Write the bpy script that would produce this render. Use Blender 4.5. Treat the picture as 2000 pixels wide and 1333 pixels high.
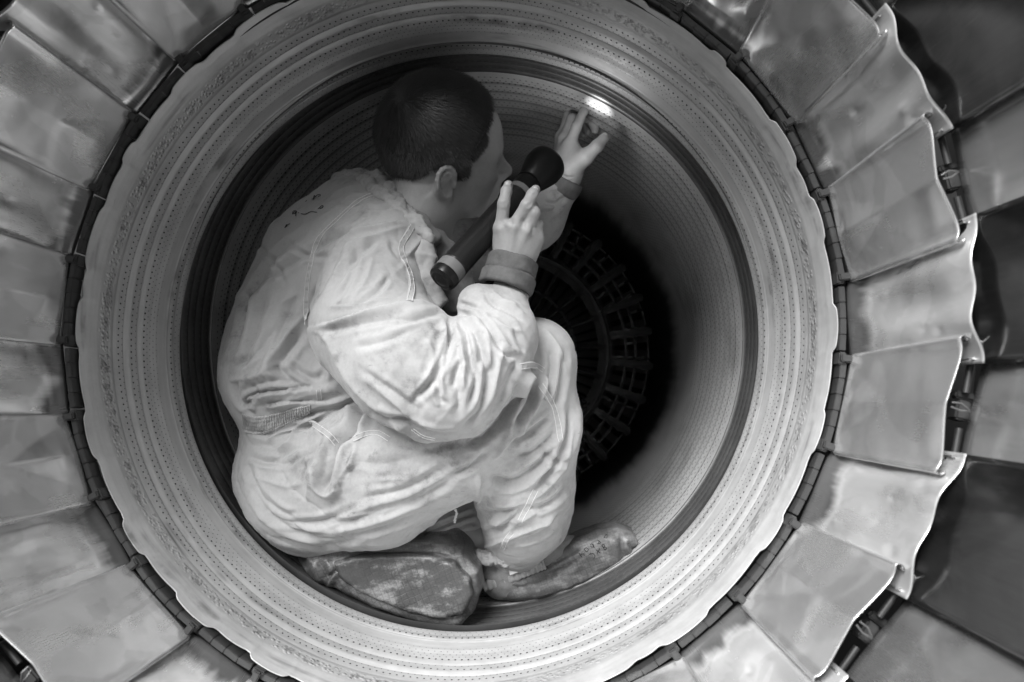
import bpy, bmesh, math, random
import numpy as np
from mathutils import Vector, Matrix

for o in list(bpy.data.objects):
    bpy.data.objects.remove(o, do_unlink=True)
scene = bpy.context.scene
COL = scene.collection
R_ = math.radians
random.seed(7)
RNG = np.random.default_rng(7)

# ------------------------------------------------------------------ camera
CAM_POS = np.array([0.150, -0.90, -0.077])
cam_data = bpy.data.cameras.new('camera')
cam = bpy.data.objects.new('camera', cam_data)
COL.objects.link(cam)
cam.location = CAM_POS
cam.rotation_euler = (R_(90 + 2.98), 0, R_(3.65))
cam_data.sensor_width = 36
cam_data.lens = 24
cam_data.clip_start = 0.01
cam_data.clip_end = 500
cam_data.dof.use_dof = True
cam_data.dof.focus_distance = 1.07
cam_data.dof.aperture_fstop = 5.0
scene.camera = cam

# ------------------------------------------------------------------ sky, sun, exposure
SUN_EL, SUN_AZ = 44, 208          # soft daylight from above, behind the camera
world = bpy.data.worlds.new('World')
scene.world = world
world.use_nodes = True
wn = world.node_tree.nodes
wl = world.node_tree.links
wn.clear()
sky = wn.new('ShaderNodeTexSky')
sky.sky_type = 'NISHITA'
sky.sun_disc = False
sky.sun_elevation = R_(SUN_EL)
sky.sun_rotation = R_(SUN_AZ)
sky.dust_density = 1.0
bw = wn.new('ShaderNodeRGBToBW')          # the photograph is black and white
bg = wn.new('ShaderNodeBackground')
bg.inputs['Strength'].default_value = 0.05
wo = wn.new('ShaderNodeOutputWorld')
wl.new(sky.outputs[0], bw.inputs[0])
wl.new(bw.outputs[0], bg.inputs['Color'])
wl.new(bg.outputs[0], wo.inputs['Surface'])
sun_data = bpy.data.lights.new('sun', 'SUN')
sun_data.energy = 3.6
sun_data.angle = R_(36)
sun = bpy.data.objects.new('sun', sun_data)
COL.objects.link(sun)
az = R_(SUN_AZ)
sdir = Vector((math.sin(az) * math.cos(R_(SUN_EL)), math.cos(az) * math.cos(R_(SUN_EL)), math.sin(R_(SUN_EL))))
sun.rotation_euler = (-sdir).to_track_quat('-Z', 'Y').to_euler()
sun.location = sdir * 4
scene.view_settings.view_transform = 'Standard'
scene.view_settings.look = 'None'
scene.view_settings.gamma = 1
scene.view_settings.use_curve_mapping = False
scene.view_settings.exposure = 1.2
scene.render.engine = 'CYCLES'
scene.cycles.max_bounces = 8
scene.render.resolution_x = 1024
scene.render.resolution_y = 682

# ------------------------------------------------------------------ pixel helper (2000 x 1333 photograph)
_rx, _rz = R_(90 + 2.98), R_(3.65)
CAM_ROT = np.array(Matrix.Rotation(_rz, 3, 'Z') @ Matrix.Rotation(_rx, 3, 'X'))
FPX = 24 / 36 * 2000.0
def ray(u, v):
    c = np.array([(u - 1000) / FPX, -(v - 666.5) / FPX, -1.0])
    return CAM_ROT @ c
def P(u, v, d):
    """point seen at pixel (u, v) at the distance d along the engine axis from the camera"""
    r = ray(u, v)
    return CAM_POS + r * (d / r[1])
def on_cyl(u, v, R=0.472):
    """point where the line of sight meets the cylindrical liner wall"""
    r = ray(u, v); r = r / r[1]
    a = r[0] ** 2 + r[2] ** 2
    b = 2 * (CAM_POS[0] * r[0] + CAM_POS[2] * r[2])
    c = CAM_POS[0] ** 2 + CAM_POS[2] ** 2 - R * R
    t = (-b + math.sqrt(b * b - 4 * a * c)) / (2 * a)
    return CAM_POS + r * t
def to_px(p):
    q = CAM_ROT.T @ (np.asarray(p, float) - CAM_POS)
    return np.array([1000 + FPX * q[0] / -q[2], 666.5 - FPX * q[1] / -q[2]])

# ------------------------------------------------------------------ object helpers
def mesh_obj(name, verts, faces, mat, parent=None, smooth=True, uv=None, link=True):
    me = bpy.data.meshes.new(name)
    verts = np.asarray(verts, dtype=np.float64)
    if isinstance(faces, np.ndarray):
        me.vertices.add(len(verts)); me.vertices.foreach_set('co', verts.ravel())
        n, k = faces.shape
        me.loops.add(n * k); me.loops.foreach_set('vertex_index', faces.ravel().astype(np.int32))
        me.polygons.add(n); me.polygons.foreach_set('loop_start', np.arange(0, n * k, k, dtype=np.int32))
        me.update(calc_edges=True)
    else:
        me.from_pydata([tuple(v) for v in verts], [], [tuple(int(i) for i in f) for f in faces])
    me.validate()
    if uv is not None:
        l = me.uv_layers.new(name='UVMap')
        vi = np.empty(len(me.loops), dtype=np.int32); me.loops.foreach_get('vertex_index', vi)
        l.data.foreach_set('uv', np.asarray(uv, dtype=np.float32)[vi].ravel())
    if smooth:
        me.polygons.foreach_set('use_smooth', np.ones(len(me.polygons), dtype=bool))
    if mat is not None:
        me.materials.append(mat)
    me.update()
    o = bpy.data.objects.new(name, me)
    if link:
        COL.objects.link(o)
    if parent is not None:
        o.parent = parent
    return o
def empty(name, loc=(0, 0, 0)):
    o = bpy.data.objects.new(name, None)
    COL.objects.link(o)
    o.location = loc
    o.empty_display_size = 0.05
    return o
def tag(o, label=None, cat=None, group=None, kind=None):
    if label: o['label'] = label
    if cat: o['category'] = cat
    if group: o['group'] = group
    if kind: o['kind'] = kind
    return o
def copy_of(o, parent, mw=None, name=None):
    c = o.copy(); COL.objects.link(c); c.parent = parent
    if name: c.name = name
    if mw is not None: c.matrix_basis = mw
    return c
class MB:
    """collects simple solids into one mesh"""
    def __init__(s): s.v = []; s.f = []
    def add(s, v, f):
        n = len(s.v); s.v += [tuple(p) for p in v]; s.f += [tuple(i + n for i in q) for q in f]
    def box(s, c, sz, M=None, bev=0.0):
        bm = bmesh.new(); bmesh.ops.create_cube(bm, size=1)
        for w in bm.verts: w.co = Vector((w.co.x * sz[0], w.co.y * sz[1], w.co.z * sz[2]))
        if bev > 0: bmesh.ops.bevel(bm, geom=bm.edges[:], offset=bev, segments=2, affect='EDGES')
        for w in bm.verts:
            w.co = ((M @ w.co) if M is not None else w.co) + Vector(c)
        bm.verts.index_update()
        s.add([w.co.copy() for w in bm.verts], [[w.index for w in f.verts] for f in bm.faces]); bm.free()
    def tube(s, pts, r, n=8, caps=True, closed=False):
        pts = [np.asarray(p, float) for p in pts]; m = len(pts)
        rs = r if hasattr(r, '__len__') else [r] * m
        up = None; rings = []
        for i, p in enumerate(pts):
            a = pts[(i + 1) % m] if (closed or i < m - 1) else pts[i]
            b = pts[i - 1] if (closed or i > 0) else pts[i]
            t = a - b; t = t / (np.linalg.norm(t) + 1e-12)
            if up is None:
                up = np.cross(t, [0.31, 0.2, 0.93]); up /= np.linalg.norm(up)
            up = up - t * np.dot(up, t); up /= np.linalg.norm(up) + 1e-12
            w = np.cross(t, up)
            rings.append([p + rs[i] * (math.cos(q) * up + math.sin(q) * w) for q in [2 * math.pi * j / n for j in range(n)]])
        v = [q for rg in rings for q in rg]; f = []
        for i in range(m if closed else m - 1):
            i2 = (i + 1) % m
            for j in range(n):
                f.append((i * n + j, i * n + (j + 1) % n, i2 * n + (j + 1) % n, i2 * n + j))
        if caps and not closed:
            f.append(tuple(range(n - 1, -1, -1))); f.append(tuple((m - 1) * n + j for j in range(n)))
        s.add(v, f)
    def lathe(s, prof, n=48, org=(0, 0, 0), ax=(0, 1, 0)):
        """prof: list of (along, radius)"""
        ax = np.asarray(ax, float); ax /= np.linalg.norm(ax); org = np.asarray(org, float)
        e1 = np.cross(ax, [0.13, 0.21, 0.97]); e1 /= np.linalg.norm(e1); e2 = np.cross(ax, e1)
        v = []; f = []; m = len(prof)
        for (a, r) in prof:
            for j in range(n):
                q = 2 * math.pi * j / n
                v.append(org + ax * a + r * (math.cos(q) * e1 + math.sin(q) * e2))
        for i in range(m - 1):
            for j in range(n):
                f.append((i * n + j, (i + 1) * n + j, (i + 1) * n + (j + 1) % n, i * n + (j + 1) % n))
        s.add(v, f)
    def build(s, name, mat, parent=None, smooth=True, link=True):
        o = mesh_obj(name, s.v, s.f, mat, parent, smooth, link=link)
        bm = bmesh.new(); bm.from_mesh(o.data); bmesh.ops.recalc_face_normals(bm, faces=bm.faces); bm.to_mesh(o.data); bm.free()
        if smooth:
            o.data.set_sharp_from_angle(angle=R_(40))
        return o

# ------------------------------------------------------------------ node helpers
class NT:
    def __init__(s, name):
        s.m = bpy.data.materials.new(name); s.m.use_nodes = True
        s.t = s.m.node_tree; s.t.nodes.clear()
        s.out = s.t.nodes.new('ShaderNodeOutputMaterial')
        s.b = s.t.nodes.new('ShaderNodeBsdfPrincipled')
        s.t.links.new(s.b.outputs[0], s.out.inputs['Surface'])
    def n(s, typ, **kw):
        x = s.t.nodes.new(typ)
        for k, v in kw.items(): setattr(x, k, v)
        return x
    def l(s, a, b): s.t.links.new(a, b)
    def set(s, node, key, val):
        if hasattr(val, 'bl_rna') and isinstance(val, bpy.types.NodeSocket): s.l(val, node.inputs[key])
        else: node.inputs[key].default_value = val
    def math(s, op, a, b=0.0, c=None, clamp=False):
        x = s.n('ShaderNodeMath', operation=op, use_clamp=clamp)
        s.set(x, 0, a); s.set(x, 1, b)
        if c is not None: s.set(x, 2, c)
        return x.outputs[0]
    def ramp(s, val, a, b, lo=0.0, hi=1.0, smooth=True):
        x = s.n('ShaderNodeMapRange'); x.clamp = True
        if smooth: x.interpolation_type = 'SMOOTHSTEP'
        s.set(x, 0, val); s.set(x, 1, a); s.set(x, 2, b); s.set(x, 3, lo); s.set(x, 4, hi)
        return x.outputs[0]
    def noise(s, vec, scale, detail=4, rough=0.55, dist=0.0):
        x = s.n('ShaderNodeTexNoise'); x.inputs['Scale'].default_value = scale
        x.inputs['Detail'].default_value = detail; x.inputs['Roughness'].default_value = rough
        x.inputs['Distortion'].default_value = dist
        if vec is not None: s.l(vec, x.inputs['Vector'])
        return x.outputs[0]
    def mapping(s, vec, sc=(1, 1, 1), loc=(0, 0, 0)):
        x = s.n('ShaderNodeMapping'); x.inputs['Scale'].default_value = sc; x.inputs['Location'].default_value = loc
        s.l(vec, x.inputs['Vector']); return x.outputs[0]
    def coord(s, which='Object'):
        return s.n('ShaderNodeTexCoord').outputs[which]
    def uv(s):
        x = s.n('ShaderNodeSeparateXYZ'); s.l(s.coord('UV'), x.inputs[0]); return x.outputs[0], x.outputs[1]
    def grey(s, val):
        x = s.n('ShaderNodeCombineColor'); 
        for i in range(3): s.set(x, i, val)
        return x.outputs[0]
    def color(s, val): s.l(s.grey(val), s.b.inputs['Base Color'])
    def bump(s, h, strength=0.3, dist=0.002, prev=None):
        x = s.n('ShaderNodeBump'); x.inputs['Strength'].default_value = strength; x.inputs['Distance'].default_value = dist
        s.l(h, x.inputs['Height'])
        if prev is not None: s.l(prev, x.inputs['Normal'])
        return x.outputs[0]
    def normal(s, o): s.l(o, s.b.inputs['Normal'])
    def rough(s, v): s.set(s.b, 'Roughness', v)
    def metal(s, v): s.set(s.b, 'Metallic', v)
# ================================================================== materials of the engine
def hole_mask(m, u, v, y0, N, R, rad, phase=0.0):
    """a row of round holes at axial position y0; u in turns, v in metres"""
    a = m.math('FRACT', m.math('MULTIPLY_ADD', u, float(N), phase))
    dx = m.math('MULTIPLY', m.math('SUBTRACT', a, 0.5), 2 * math.pi * R / N)
    dy = m.math('SUBTRACT', v, y0)
    d = m.math('SQRT', m.math('ADD', m.math('MULTIPLY', dx, dx), m.math('MULTIPLY', dy, dy)))
    return m.ramp(d, rad * 0.7, rad * 1.3, 1.0, 0.0)
def band(m, v, a, b, e=0.002):
    return m.math('MULTIPLY', m.ramp(v, a - e, a + e), m.ramp(v, b - e, b + e, 1, 0))
def mx(m, *a):
    r = a[0]
    for x in a[1:]: r = m.math('MAXIMUM', r, x)
    return r

def mat_front_liner():
    m = NT('perforated_liner_metal'); u, v = m.uv(); ob = m.coord('Object')
    rows = [(0.0655, 330, .493, .0012, 0), (0.0885, 330, .489, .00125, .5), (0.111, 326, .485, .0013, .2),
            (0.1595, 312, .468, .00125, .4)]
    small = [(0.0720, 330, .491, .0009, .5), (0.0965, 330, .488, .0009, 0), (0.1165, 326, .481, .0009, .7), (0.1215, 326, .479, .0009, .2),
             (0.1265, 326, .477, .0008, .7), (0.1315, 326, .475, .0007, .2), (0.1710, 312, .467, .0009, .9), (0.1775, 312, .467, .0008, .4), (0.1535, 312, .469, .0007, .9)]
    big = mx(m, *[hole_mask(m, u, v, *r) for r in rows])
    sm = mx(m, *[hole_mask(m, u, v, *r) for r in small])
    n1 = m.noise(ob, 9, 5, .6); n2 = m.noise(m.mapping(ob, (9, 110, 9)), 1, 5, .65)
    n3 = m.noise(ob, 90, 4, .7)
    base = m.math('ADD', 0.40, m.math('MULTIPLY', m.math('SUBTRACT', n1, .5), .28))
    base = m.math('ADD', base, m.math('MULTIPLY', m.math('SUBTRACT', n2, .5), .20))
    base = m.math('ADD', base, m.math('MULTIPLY', m.math('SUBTRACT', n3, .5), .09))
    # worn coating in the punched band and on the smooth band
    cell = m.n('ShaderNodeTexVoronoi'); cell.inputs['Scale'].default_value = 150; m.l(ob, cell.inputs['Vector'])
    rough_band = band(m, v, 0.031, 0.049, .003)
    lump = m.math('MULTIPLY', m.ramp(cell.outputs['Distance'], .15, .55, 1, 0), rough_band)
    spots = m.math('MULTIPLY', m.ramp(m.noise(ob, 60, 3, .7), .53, .62), rough_band)
    base = m.math('MULTIPLY_ADD', spots, -.15, base)
    base = m.math('MULTIPLY_ADD', band(m, v, 0.132, 0.150, .0015), .05, base)
    base = m.math('MULTIPLY_ADD', band(m, v, 0.050, 0.056, .001), -.05, base)
    for g0, gw, gs in ((.0752, .0016, .5), (.1003, .0014, .3), (.1525, .0012, .22), (.1685, .0012, .25)):     # shadow lines of the grooves, painted into the colour
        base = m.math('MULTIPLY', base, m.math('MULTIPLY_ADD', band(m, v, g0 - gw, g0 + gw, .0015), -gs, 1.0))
    # soot smears along the rows
    smear = m.math('MULTIPLY', m.ramp(m.noise(m.mapping(ob, (4.5, 40, 4.5)), 1.0, 3), .56, .72), m.ramp(m.noise(ob, 26, 4), .35, .6))
    base = m.math('MULTIPLY', base, m.math('MULTIPLY_ADD', smear, -.55, 1.0))
    base = m.math('MULTIPLY', base, m.math('MULTIPLY_ADD', sm, -.6, 1.0))
    base = m.math('MULTIPLY', base, m.math('MULTIPLY_ADD', big, -.97, 1.0), clamp=True)
    m.color(base)
    m.rough(m.math('MULTIPLY_ADD', n3, .35, .32)); m.metal(.35)
    b = m.bump(m.noise(ob, 260, 3), .12, .001)
    b = m.bump(m.math('MULTIPLY', big, -1), .8, .001, b)
    b = m.bump(lump, .5, .003, b)
    m.normal(b)
    return m.m

def mat_recess():
    m = NT('heat_darkened_liner_metal'); u, v = m.uv(); ob = m.coord('Object')
    gv = m.math('FRACT', m.math('MULTIPLY', m.math('SUBTRACT', v, .186), 1 / .022))
    a = m.math('FRACT', m.math('MULTIPLY', u, 250.0))
    dx = m.math('MULTIPLY', m.math('SUBTRACT', a, .5), .012); dy = m.math('MULTIPLY', m.math('SUBTRACT', gv, .5), .022)
    d = m.math('SQRT', m.math('ADD', m.math('MULTIPLY', dx, dx), m.math('MULTIPLY', dy, dy)))
    spot = m.ramp(d, .0014, .0034, 1, 0)
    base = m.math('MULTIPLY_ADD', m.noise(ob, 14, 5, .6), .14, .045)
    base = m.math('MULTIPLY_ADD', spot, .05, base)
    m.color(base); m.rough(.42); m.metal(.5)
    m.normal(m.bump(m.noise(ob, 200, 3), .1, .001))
    return m.m

def mat_duct():
    m = NT('sooted_duct_liner_metal'); u, v = m.uv(); ob = m.coord('Object')
    row = m.math('MULTIPLY', v, 1 / .0130)
    k = m.math('MODULO', m.math('FLOOR', row), 2.0)
    gv = m.math('FRACT', row)
    a = m.math('FRACT', m.math('MULTIPLY_ADD', u, 270.0, m.math('MULTIPLY', k, .5)))
    dx = m.math('MULTIPLY', m.math('SUBTRACT', a, .5), .01105); dy = m.math('MULTIPLY', m.math('SUBTRACT', gv, .5), .0130)
    d = m.math('SQRT', m.math('ADD', m.math('MULTIPLY', dx, dx), m.math('MULTIPLY', dy, dy)))
    hole = m.ramp(d, .0010, .0020, 1, 0)
    seam = band(m, v, .655, .675, .004)
    plain = m.math('SUBTRACT', 1.0, m.math('MAXIMUM', seam, m.ramp(v, .305, .312, 1, 0)))
    hole = m.math('MULTIPLY', hole, plain)
    halo = m.math('MULTIPLY', m.ramp(d, .0018, .0045, 1, 0), plain)
    n1 = m.noise(ob, 7, 6, .62); n2 = m.noise(ob, 70, 4, .7); n4 = m.noise(m.mapping(ob, (40, 5, 40)), 1, 4, .6)
    base = m.math('MULTIPLY_ADD', m.math('SUBTRACT', n1, .5), .30, .60)
    base = m.math('MULTIPLY_ADD', m.math('SUBTRACT', n2, .5), .14, base)
    base = m.math('MULTIPLY_ADD', m.math('SUBTRACT', n4, .5), .12, base)
    base = m.math('MULTIPLY_ADD', halo, -.04, base)
    base = m.math('MULTIPLY_ADD', seam, .05, base)
    ph = m.math('FRACT', m.math('MULTIPLY', m.math('SUBTRACT', v, .335), 25.0))
    rib_shade = m.math('MULTIPLY', m.math('MULTIPLY', m.ramp(ph, .0, .05), m.ramp(ph, .22, .46, 1, 0)), m.math('MULTIPLY', m.ramp(v, .333, .337), m.ramp(v, .62, .74, 1, 0)))
    base = m.math('MULTIPLY', base, m.math('MULTIPLY_ADD', rib_shade, -.55, 1.0))       # shade in the corrugations, darkened in the base colour
    dirt = m.ramp(m.noise(ob, 4.2, 5, .6), .50, .70)
    base = m.math('MULTIPLY', base, m.math('MULTIPLY_ADD', dirt, -.35, 1))
    base = m.math('MULTIPLY', base, m.math('MULTIPLY_ADD', hole, -.88, 1))
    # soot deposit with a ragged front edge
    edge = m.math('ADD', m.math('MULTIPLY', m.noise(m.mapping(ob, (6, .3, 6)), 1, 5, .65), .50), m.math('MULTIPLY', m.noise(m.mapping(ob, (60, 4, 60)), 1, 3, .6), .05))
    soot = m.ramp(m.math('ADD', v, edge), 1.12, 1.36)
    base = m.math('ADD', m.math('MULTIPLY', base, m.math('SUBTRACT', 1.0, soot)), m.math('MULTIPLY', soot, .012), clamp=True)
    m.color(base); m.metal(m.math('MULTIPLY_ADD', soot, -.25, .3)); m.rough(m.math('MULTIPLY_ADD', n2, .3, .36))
    b = m.bump(m.math('MULTIPLY', hole, -1), .7, .001)
    b = m.bump(n2, .1, .001, b); m.normal(b)
    return m.m

def mat_plate(name, base, rough, metal=.85, streak=.2, stain=.3, dark_end=True, bands=.0, dent=.30):
    m = NT(name); ob = m.coord('Object'); uvc = m.coord('UV'); u, v = m.uv()
    rnd = m.n('ShaderNodeObjectInfo').outputs['Random']
    off = m.n('ShaderNodeCombineXYZ'); m.l(m.math('MULTIPLY', rnd, 37.0), off.inputs[0]); m.l(m.math('MULTIPLY', rnd, 91.0), off.inputs[1])
    add = m.n('ShaderNodeVectorMath', operation='ADD'); m.l(uvc, add.inputs[0]); m.l(off.outputs[0], add.inputs[1])
    w = add.outputs[0]
    n1 = m.noise(m.mapping(w, (1.3, 1.0, 1)), 1.6, 5, .55, .6)
    n2 = m.noise(m.mapping(w, (9, .7, 1)), 3, 4, .6)
    n3 = m.noise(m.mapping(w, (60, 5, 1)), 3, 4, .7)
    val = m.math('MULTIPLY_ADD', m.math('SUBTRACT', rnd, .5), .10, base)
    val = m.math('MULTIPLY_ADD', m.math('SUBTRACT', n2, .5), streak, val)
    val = m.math('MULTIPLY_ADD', m.math('SUBTRACT', n3, .5), .05, val)
    # heat tint: ragged patches with crisp edges
    patch = m.ramp(n1, .54, .60)
    soft = m.ramp(n1, .40, .62)
    val = m.math('MULTIPLY', val, m.math('MULTIPLY_ADD', patch, -stain * .6, 1.0))
    val = m.math('MULTIPLY', val, m.math('MULTIPLY_ADD', soft, -stain * .5, 1.0))
    if bands > 0:  # heat-tint contours
        n5 = m.noise(m.mapping(w, (.9, 1.1, 1), (5, 3, 0)), 1.25, 4, .5, 1.2)
        cont = m.math('SINE', m.math('MULTIPLY', n5, 17.0))
        val = m.math('MULTIPLY', val, m.math('MULTIPLY_ADD', m.ramp(cont, .0, .6), bands, 1.0 - bands * .5))
    if dark_end:   # burnt strip beside the hinge, tongued edge
        tong = m.math('ADD', v, m.math('MULTIPLY', m.noise(m.mapping(w, (2.6, .3, 1)), 2, 3, .5), .30))
        burn = m.ramp(tong, .22, .31, 1, 0)
        val = m.math('MULTIPLY', val, m.math('MULTIPLY_ADD', burn, -.78, 1.0))
        halo = band(m, tong, .31, .35, .025)
        val = m.math('MULTIPLY_ADD', halo, .14, val, clamp=True)
    scr = m.ramp(m.noise(m.mapping(w, (140, 3.5, 1)), 1, 3, .6), .66, .70)
    val = m.math('MULTIPLY_ADD', scr, .07, val)
    m.color(val); m.metal(metal)
    m.rough(m.math('ADD', m.math('MULTIPLY_ADD', n3, .16, rough - .06), m.math('MULTIPLY', patch, .05)))
    b = m.bump(n3, .03, .001); b = m.bump(m.noise(m.mapping(w, (1.2, 1.6, 1), (9, 4, 0)), 1.7, 1.0, .4, .3), dent, .016, b); m.normal(b)
    return m.m

def mat_simple(name, base, rough, metal=0.0, noise=.15, scale=30, bump=.1):
    m = NT(name); ob = m.coord('Object'); n = m.noise(ob, scale, 5, .62)
    m.color(m.math('MULTIPLY', base, m.math('MULTIPLY_ADD', m.math('SUBTRACT', n, .5), noise * 4, 1.0), clamp=True))
    m.rough(m.math('MULTIPLY_ADD', n, .2, rough - .1)); m.metal(metal)
    m.normal(m.bump(m.noise(ob, scale * 6, 3), bump, .001))
    return m.m

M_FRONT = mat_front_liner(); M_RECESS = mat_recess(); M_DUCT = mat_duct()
M_FLAP = mat_plate('flap_metal', .72, .20, .78, .05, .06, False, .14)
M_SEAL = mat_plate('seal_metal', .74, .22, .64, .08, .16, True, .12)
M_OUT_DARK = mat_plate('outer_flap_dark_metal', .15, .14, .95, .04, .4, False, .12, .10)
M_OUT_LIGHT = mat_plate('outer_flap_bright_metal', .42, .20, .8, .10, .25, False, .1, .10)
M_HINGE = mat_simple('hinge_metal', .055, .45, .5)
M_EDGE = mat_simple('bare_edge_metal', .34, .36, .8, .1)
M_RIM = mat_simple('worn_rim_metal', .16, .45, .7, .1)
M_BLACK = mat_simple('burnt_black_metal', .022, .5, .4)
M_HOLDER = mat_simple('flame_holder_metal', .36, .24, .8, .25, 22, .3)
M_TURB = mat_simple('turbine_metal', .34, .45, .6, .2)

# ================================================================== the engine
engine = empty('jet_engine_exhaust', (0, 0.18, 0))
tag(engine, 'round jet engine exhaust nozzle with perforated liner and overlapping metal flaps', 'jet engine')
TILT = Matrix.Translation((0, 0.0, 0)) @ Matrix.Rotation(R_(-3.8), 4, 'X') @ Matrix.Translation((0, -0.18, 0))
SHIFT = Matrix.Translation((0, -0.18, 0))

def ring_mesh(name, prof, N, mat, mod=None, parent=engine):
    """prof: (y, R) list; a turned ring about the engine axis with uv = (turn, y)"""
    th = np.linspace(0, 2 * math.pi, N, endpoint=False)
    y = np.array([p[0] for p in prof]); R = np.array([p[1] for p in prof])
    Y, T = np.meshgrid(y, th, indexing='ij'); RR = np.repeat(R[:, None], N, 1)
    if mod is not None: RR, Y2 = mod(RR, Y, T)
    else: Y2 = Y
    v = np.stack([RR * np.cos(T), Y2, RR * np.sin(T)], -1).reshape(-1, 3)
    m = len(y); idx = np.arange(m * N).reshape(m, N); nx = np.roll(idx, -1, 1)
    f = np.stack([idx[:-1], nx[:-1], nx[1:], idx[1:]], -1).reshape(-1, 4)
    o = mesh_obj(name, v, f, mat, parent, True)
    u0 = np.broadcast_to(np.arange(N) / N, (m - 1, N)); u1 = u0 + 1 / N
    ya = np.broadcast_to(y[:-1, None], (m - 1, N)); yb = np.broadcast_to(y[1:, None], (m - 1, N))
    uv = np.stack([np.stack([u0, ya], -1), np.stack([u1, ya], -1), np.stack([u1, yb], -1), np.stack([u0, yb], -1)], 2)
    o.data.uv_layers.new(name='UVMap').data.foreach_set('uv', uv.astype(np.float32).ravel())
    return o

def smoothstep(a, b, x):
    t = np.clip((x - a) / (b - a), 0, 1); return t * t * (3 - 2 * t)
def front_R(y):
    ctrl = [(0.0, .508), (.010, .5035), (.026, .4985), (.049, .4965), (.052, .4955), (.056, .4958), (.060, .4945), (.0735, .4918), (.0755, .4950), (.0785, .4925),
            (.084, .4890), (.0985, .4865), (.1005, .4885), (.103, .4862), (.108, .4836), (.122, .4795), (.131, .4752), (.134, .4748), (.150, .4712), (.1520, .4690),
            (.1540, .4708), (.1562, .4690), (.1600, .4676), (.166, .4672), (.168, .4690), (.171, .4672), (.1785, .4652), (.181, .4650)]
    return np.interp(y, [c[0] for c in ctrl], [c[1] for c in ctrl])
yy = np.unique(np.concatenate([np.linspace(0, .181, 130), [.0735, .0755, .0985, .1005, .152, .154, .168]]))
RR0 = front_R(yy)
k = np.array([.2, .6, .2])
RRs = np.convolve(np.pad(RR0, 1, 'edge'), k, 'valid')
# scalloped, slightly bent lip
sc_n = 46
sc_a = np.sort((np.arange(sc_n) + RNG.uniform(-.32, .32, sc_n)) / sc_n * 2 * math.pi)
sc_h = RNG.uniform(.35, 1.0, sc_n)
def lip_mod(RR, Y, T):
    w = smoothstep(.034, .0, Y)
    a = np.concatenate([[sc_a[-1] - 2 * math.pi], sc_a, [sc_a[0] + 2 * math.pi]]); h = np.concatenate([[sc_h[-1]], sc_h, [sc_h[0]]])
    i = np.clip(np.searchsorted(a, T) - 1, 0, len(a) - 2)
    t = (T - a[i]) / (a[i + 1] - a[i])
    bump = (np.sqrt(np.clip(np.sin(t * math.pi), 0, 1)) - .6) * (.5 + .5 * h[i])
    step = np.where(i % 2 == 0, .8, -.6) * h[i] * np.clip(np.sin(t * math.pi) * 3, 0, 1)
    wob = .4 * np.sin(T * 7 + 1) + .5 * np.sin(T * 23 + 2)
    return RR + w * (.0026 * bump + .0022 * step + .0008 * wob), Y - w * w * (.0045 * step + .003 * bump)
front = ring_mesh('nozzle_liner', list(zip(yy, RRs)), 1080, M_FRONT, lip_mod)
front.matrix_basis = TILT
sol = front.modifiers.new('thick', 'SOLIDIFY'); sol.thickness = .0014; sol.offset = 0
front['label'] = 'pale scalloped ring with rows of fine punched holes'

# recess behind the front liner
pr = [(.1815, .4655), (.1835, .4775)]
for y in np.linspace(.186, .294, 110):
    ph = (y - .186) / .022
    pr.append((y, .4795 - .0042 * abs(math.sin(math.pi * ph)) ** .6))
pr += [(.2955, .4785), (.297, .472)]
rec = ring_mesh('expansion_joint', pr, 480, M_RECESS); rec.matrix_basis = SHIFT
rec['label'] = 'dark corrugated band between the two liners'

# long afterburner duct liner, rippled near the front, perforated throughout
pr = []
for y in np.unique(np.concatenate([np.linspace(.297, .76, 470), np.linspace(.76, 1.55, 50)])):
    Rd = .4715 + .004 * smoothstep(.30, .6, y)
    if y > .335:
        ph = ((y - .335) / .040) % 1.0
        amp = .0040 * (1 - smoothstep(.60, .74, y))
        Rd += amp * (1.0 * math.exp(-((ph - .13) / .09) ** 2) + .5 * (1 - ph)) * smoothstep(0, .05, ph) - amp * .3
    pr.append((y, Rd))
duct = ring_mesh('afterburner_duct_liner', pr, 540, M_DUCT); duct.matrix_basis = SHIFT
duct['label'] = 'long perforated duct wall, sooty black at its far end'

# unseen outer casing, added to block light leaking between the flaps
cas = ring_mesh('light_block_casing', [(-.02, .70), (.05, .66), (.12, .60), (.5, .56), (1.6, .55), (1.62, .05), (1.62, .001)], 120, M_BLACK)
cas.matrix_basis = SHIFT
shroud = ring_mesh('support_ring', [(.035, .512), (.030, .535), (.02, .60), (.0, .71)], 180, M_BLACK); shroud.matrix_basis = SHIFT

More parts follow.
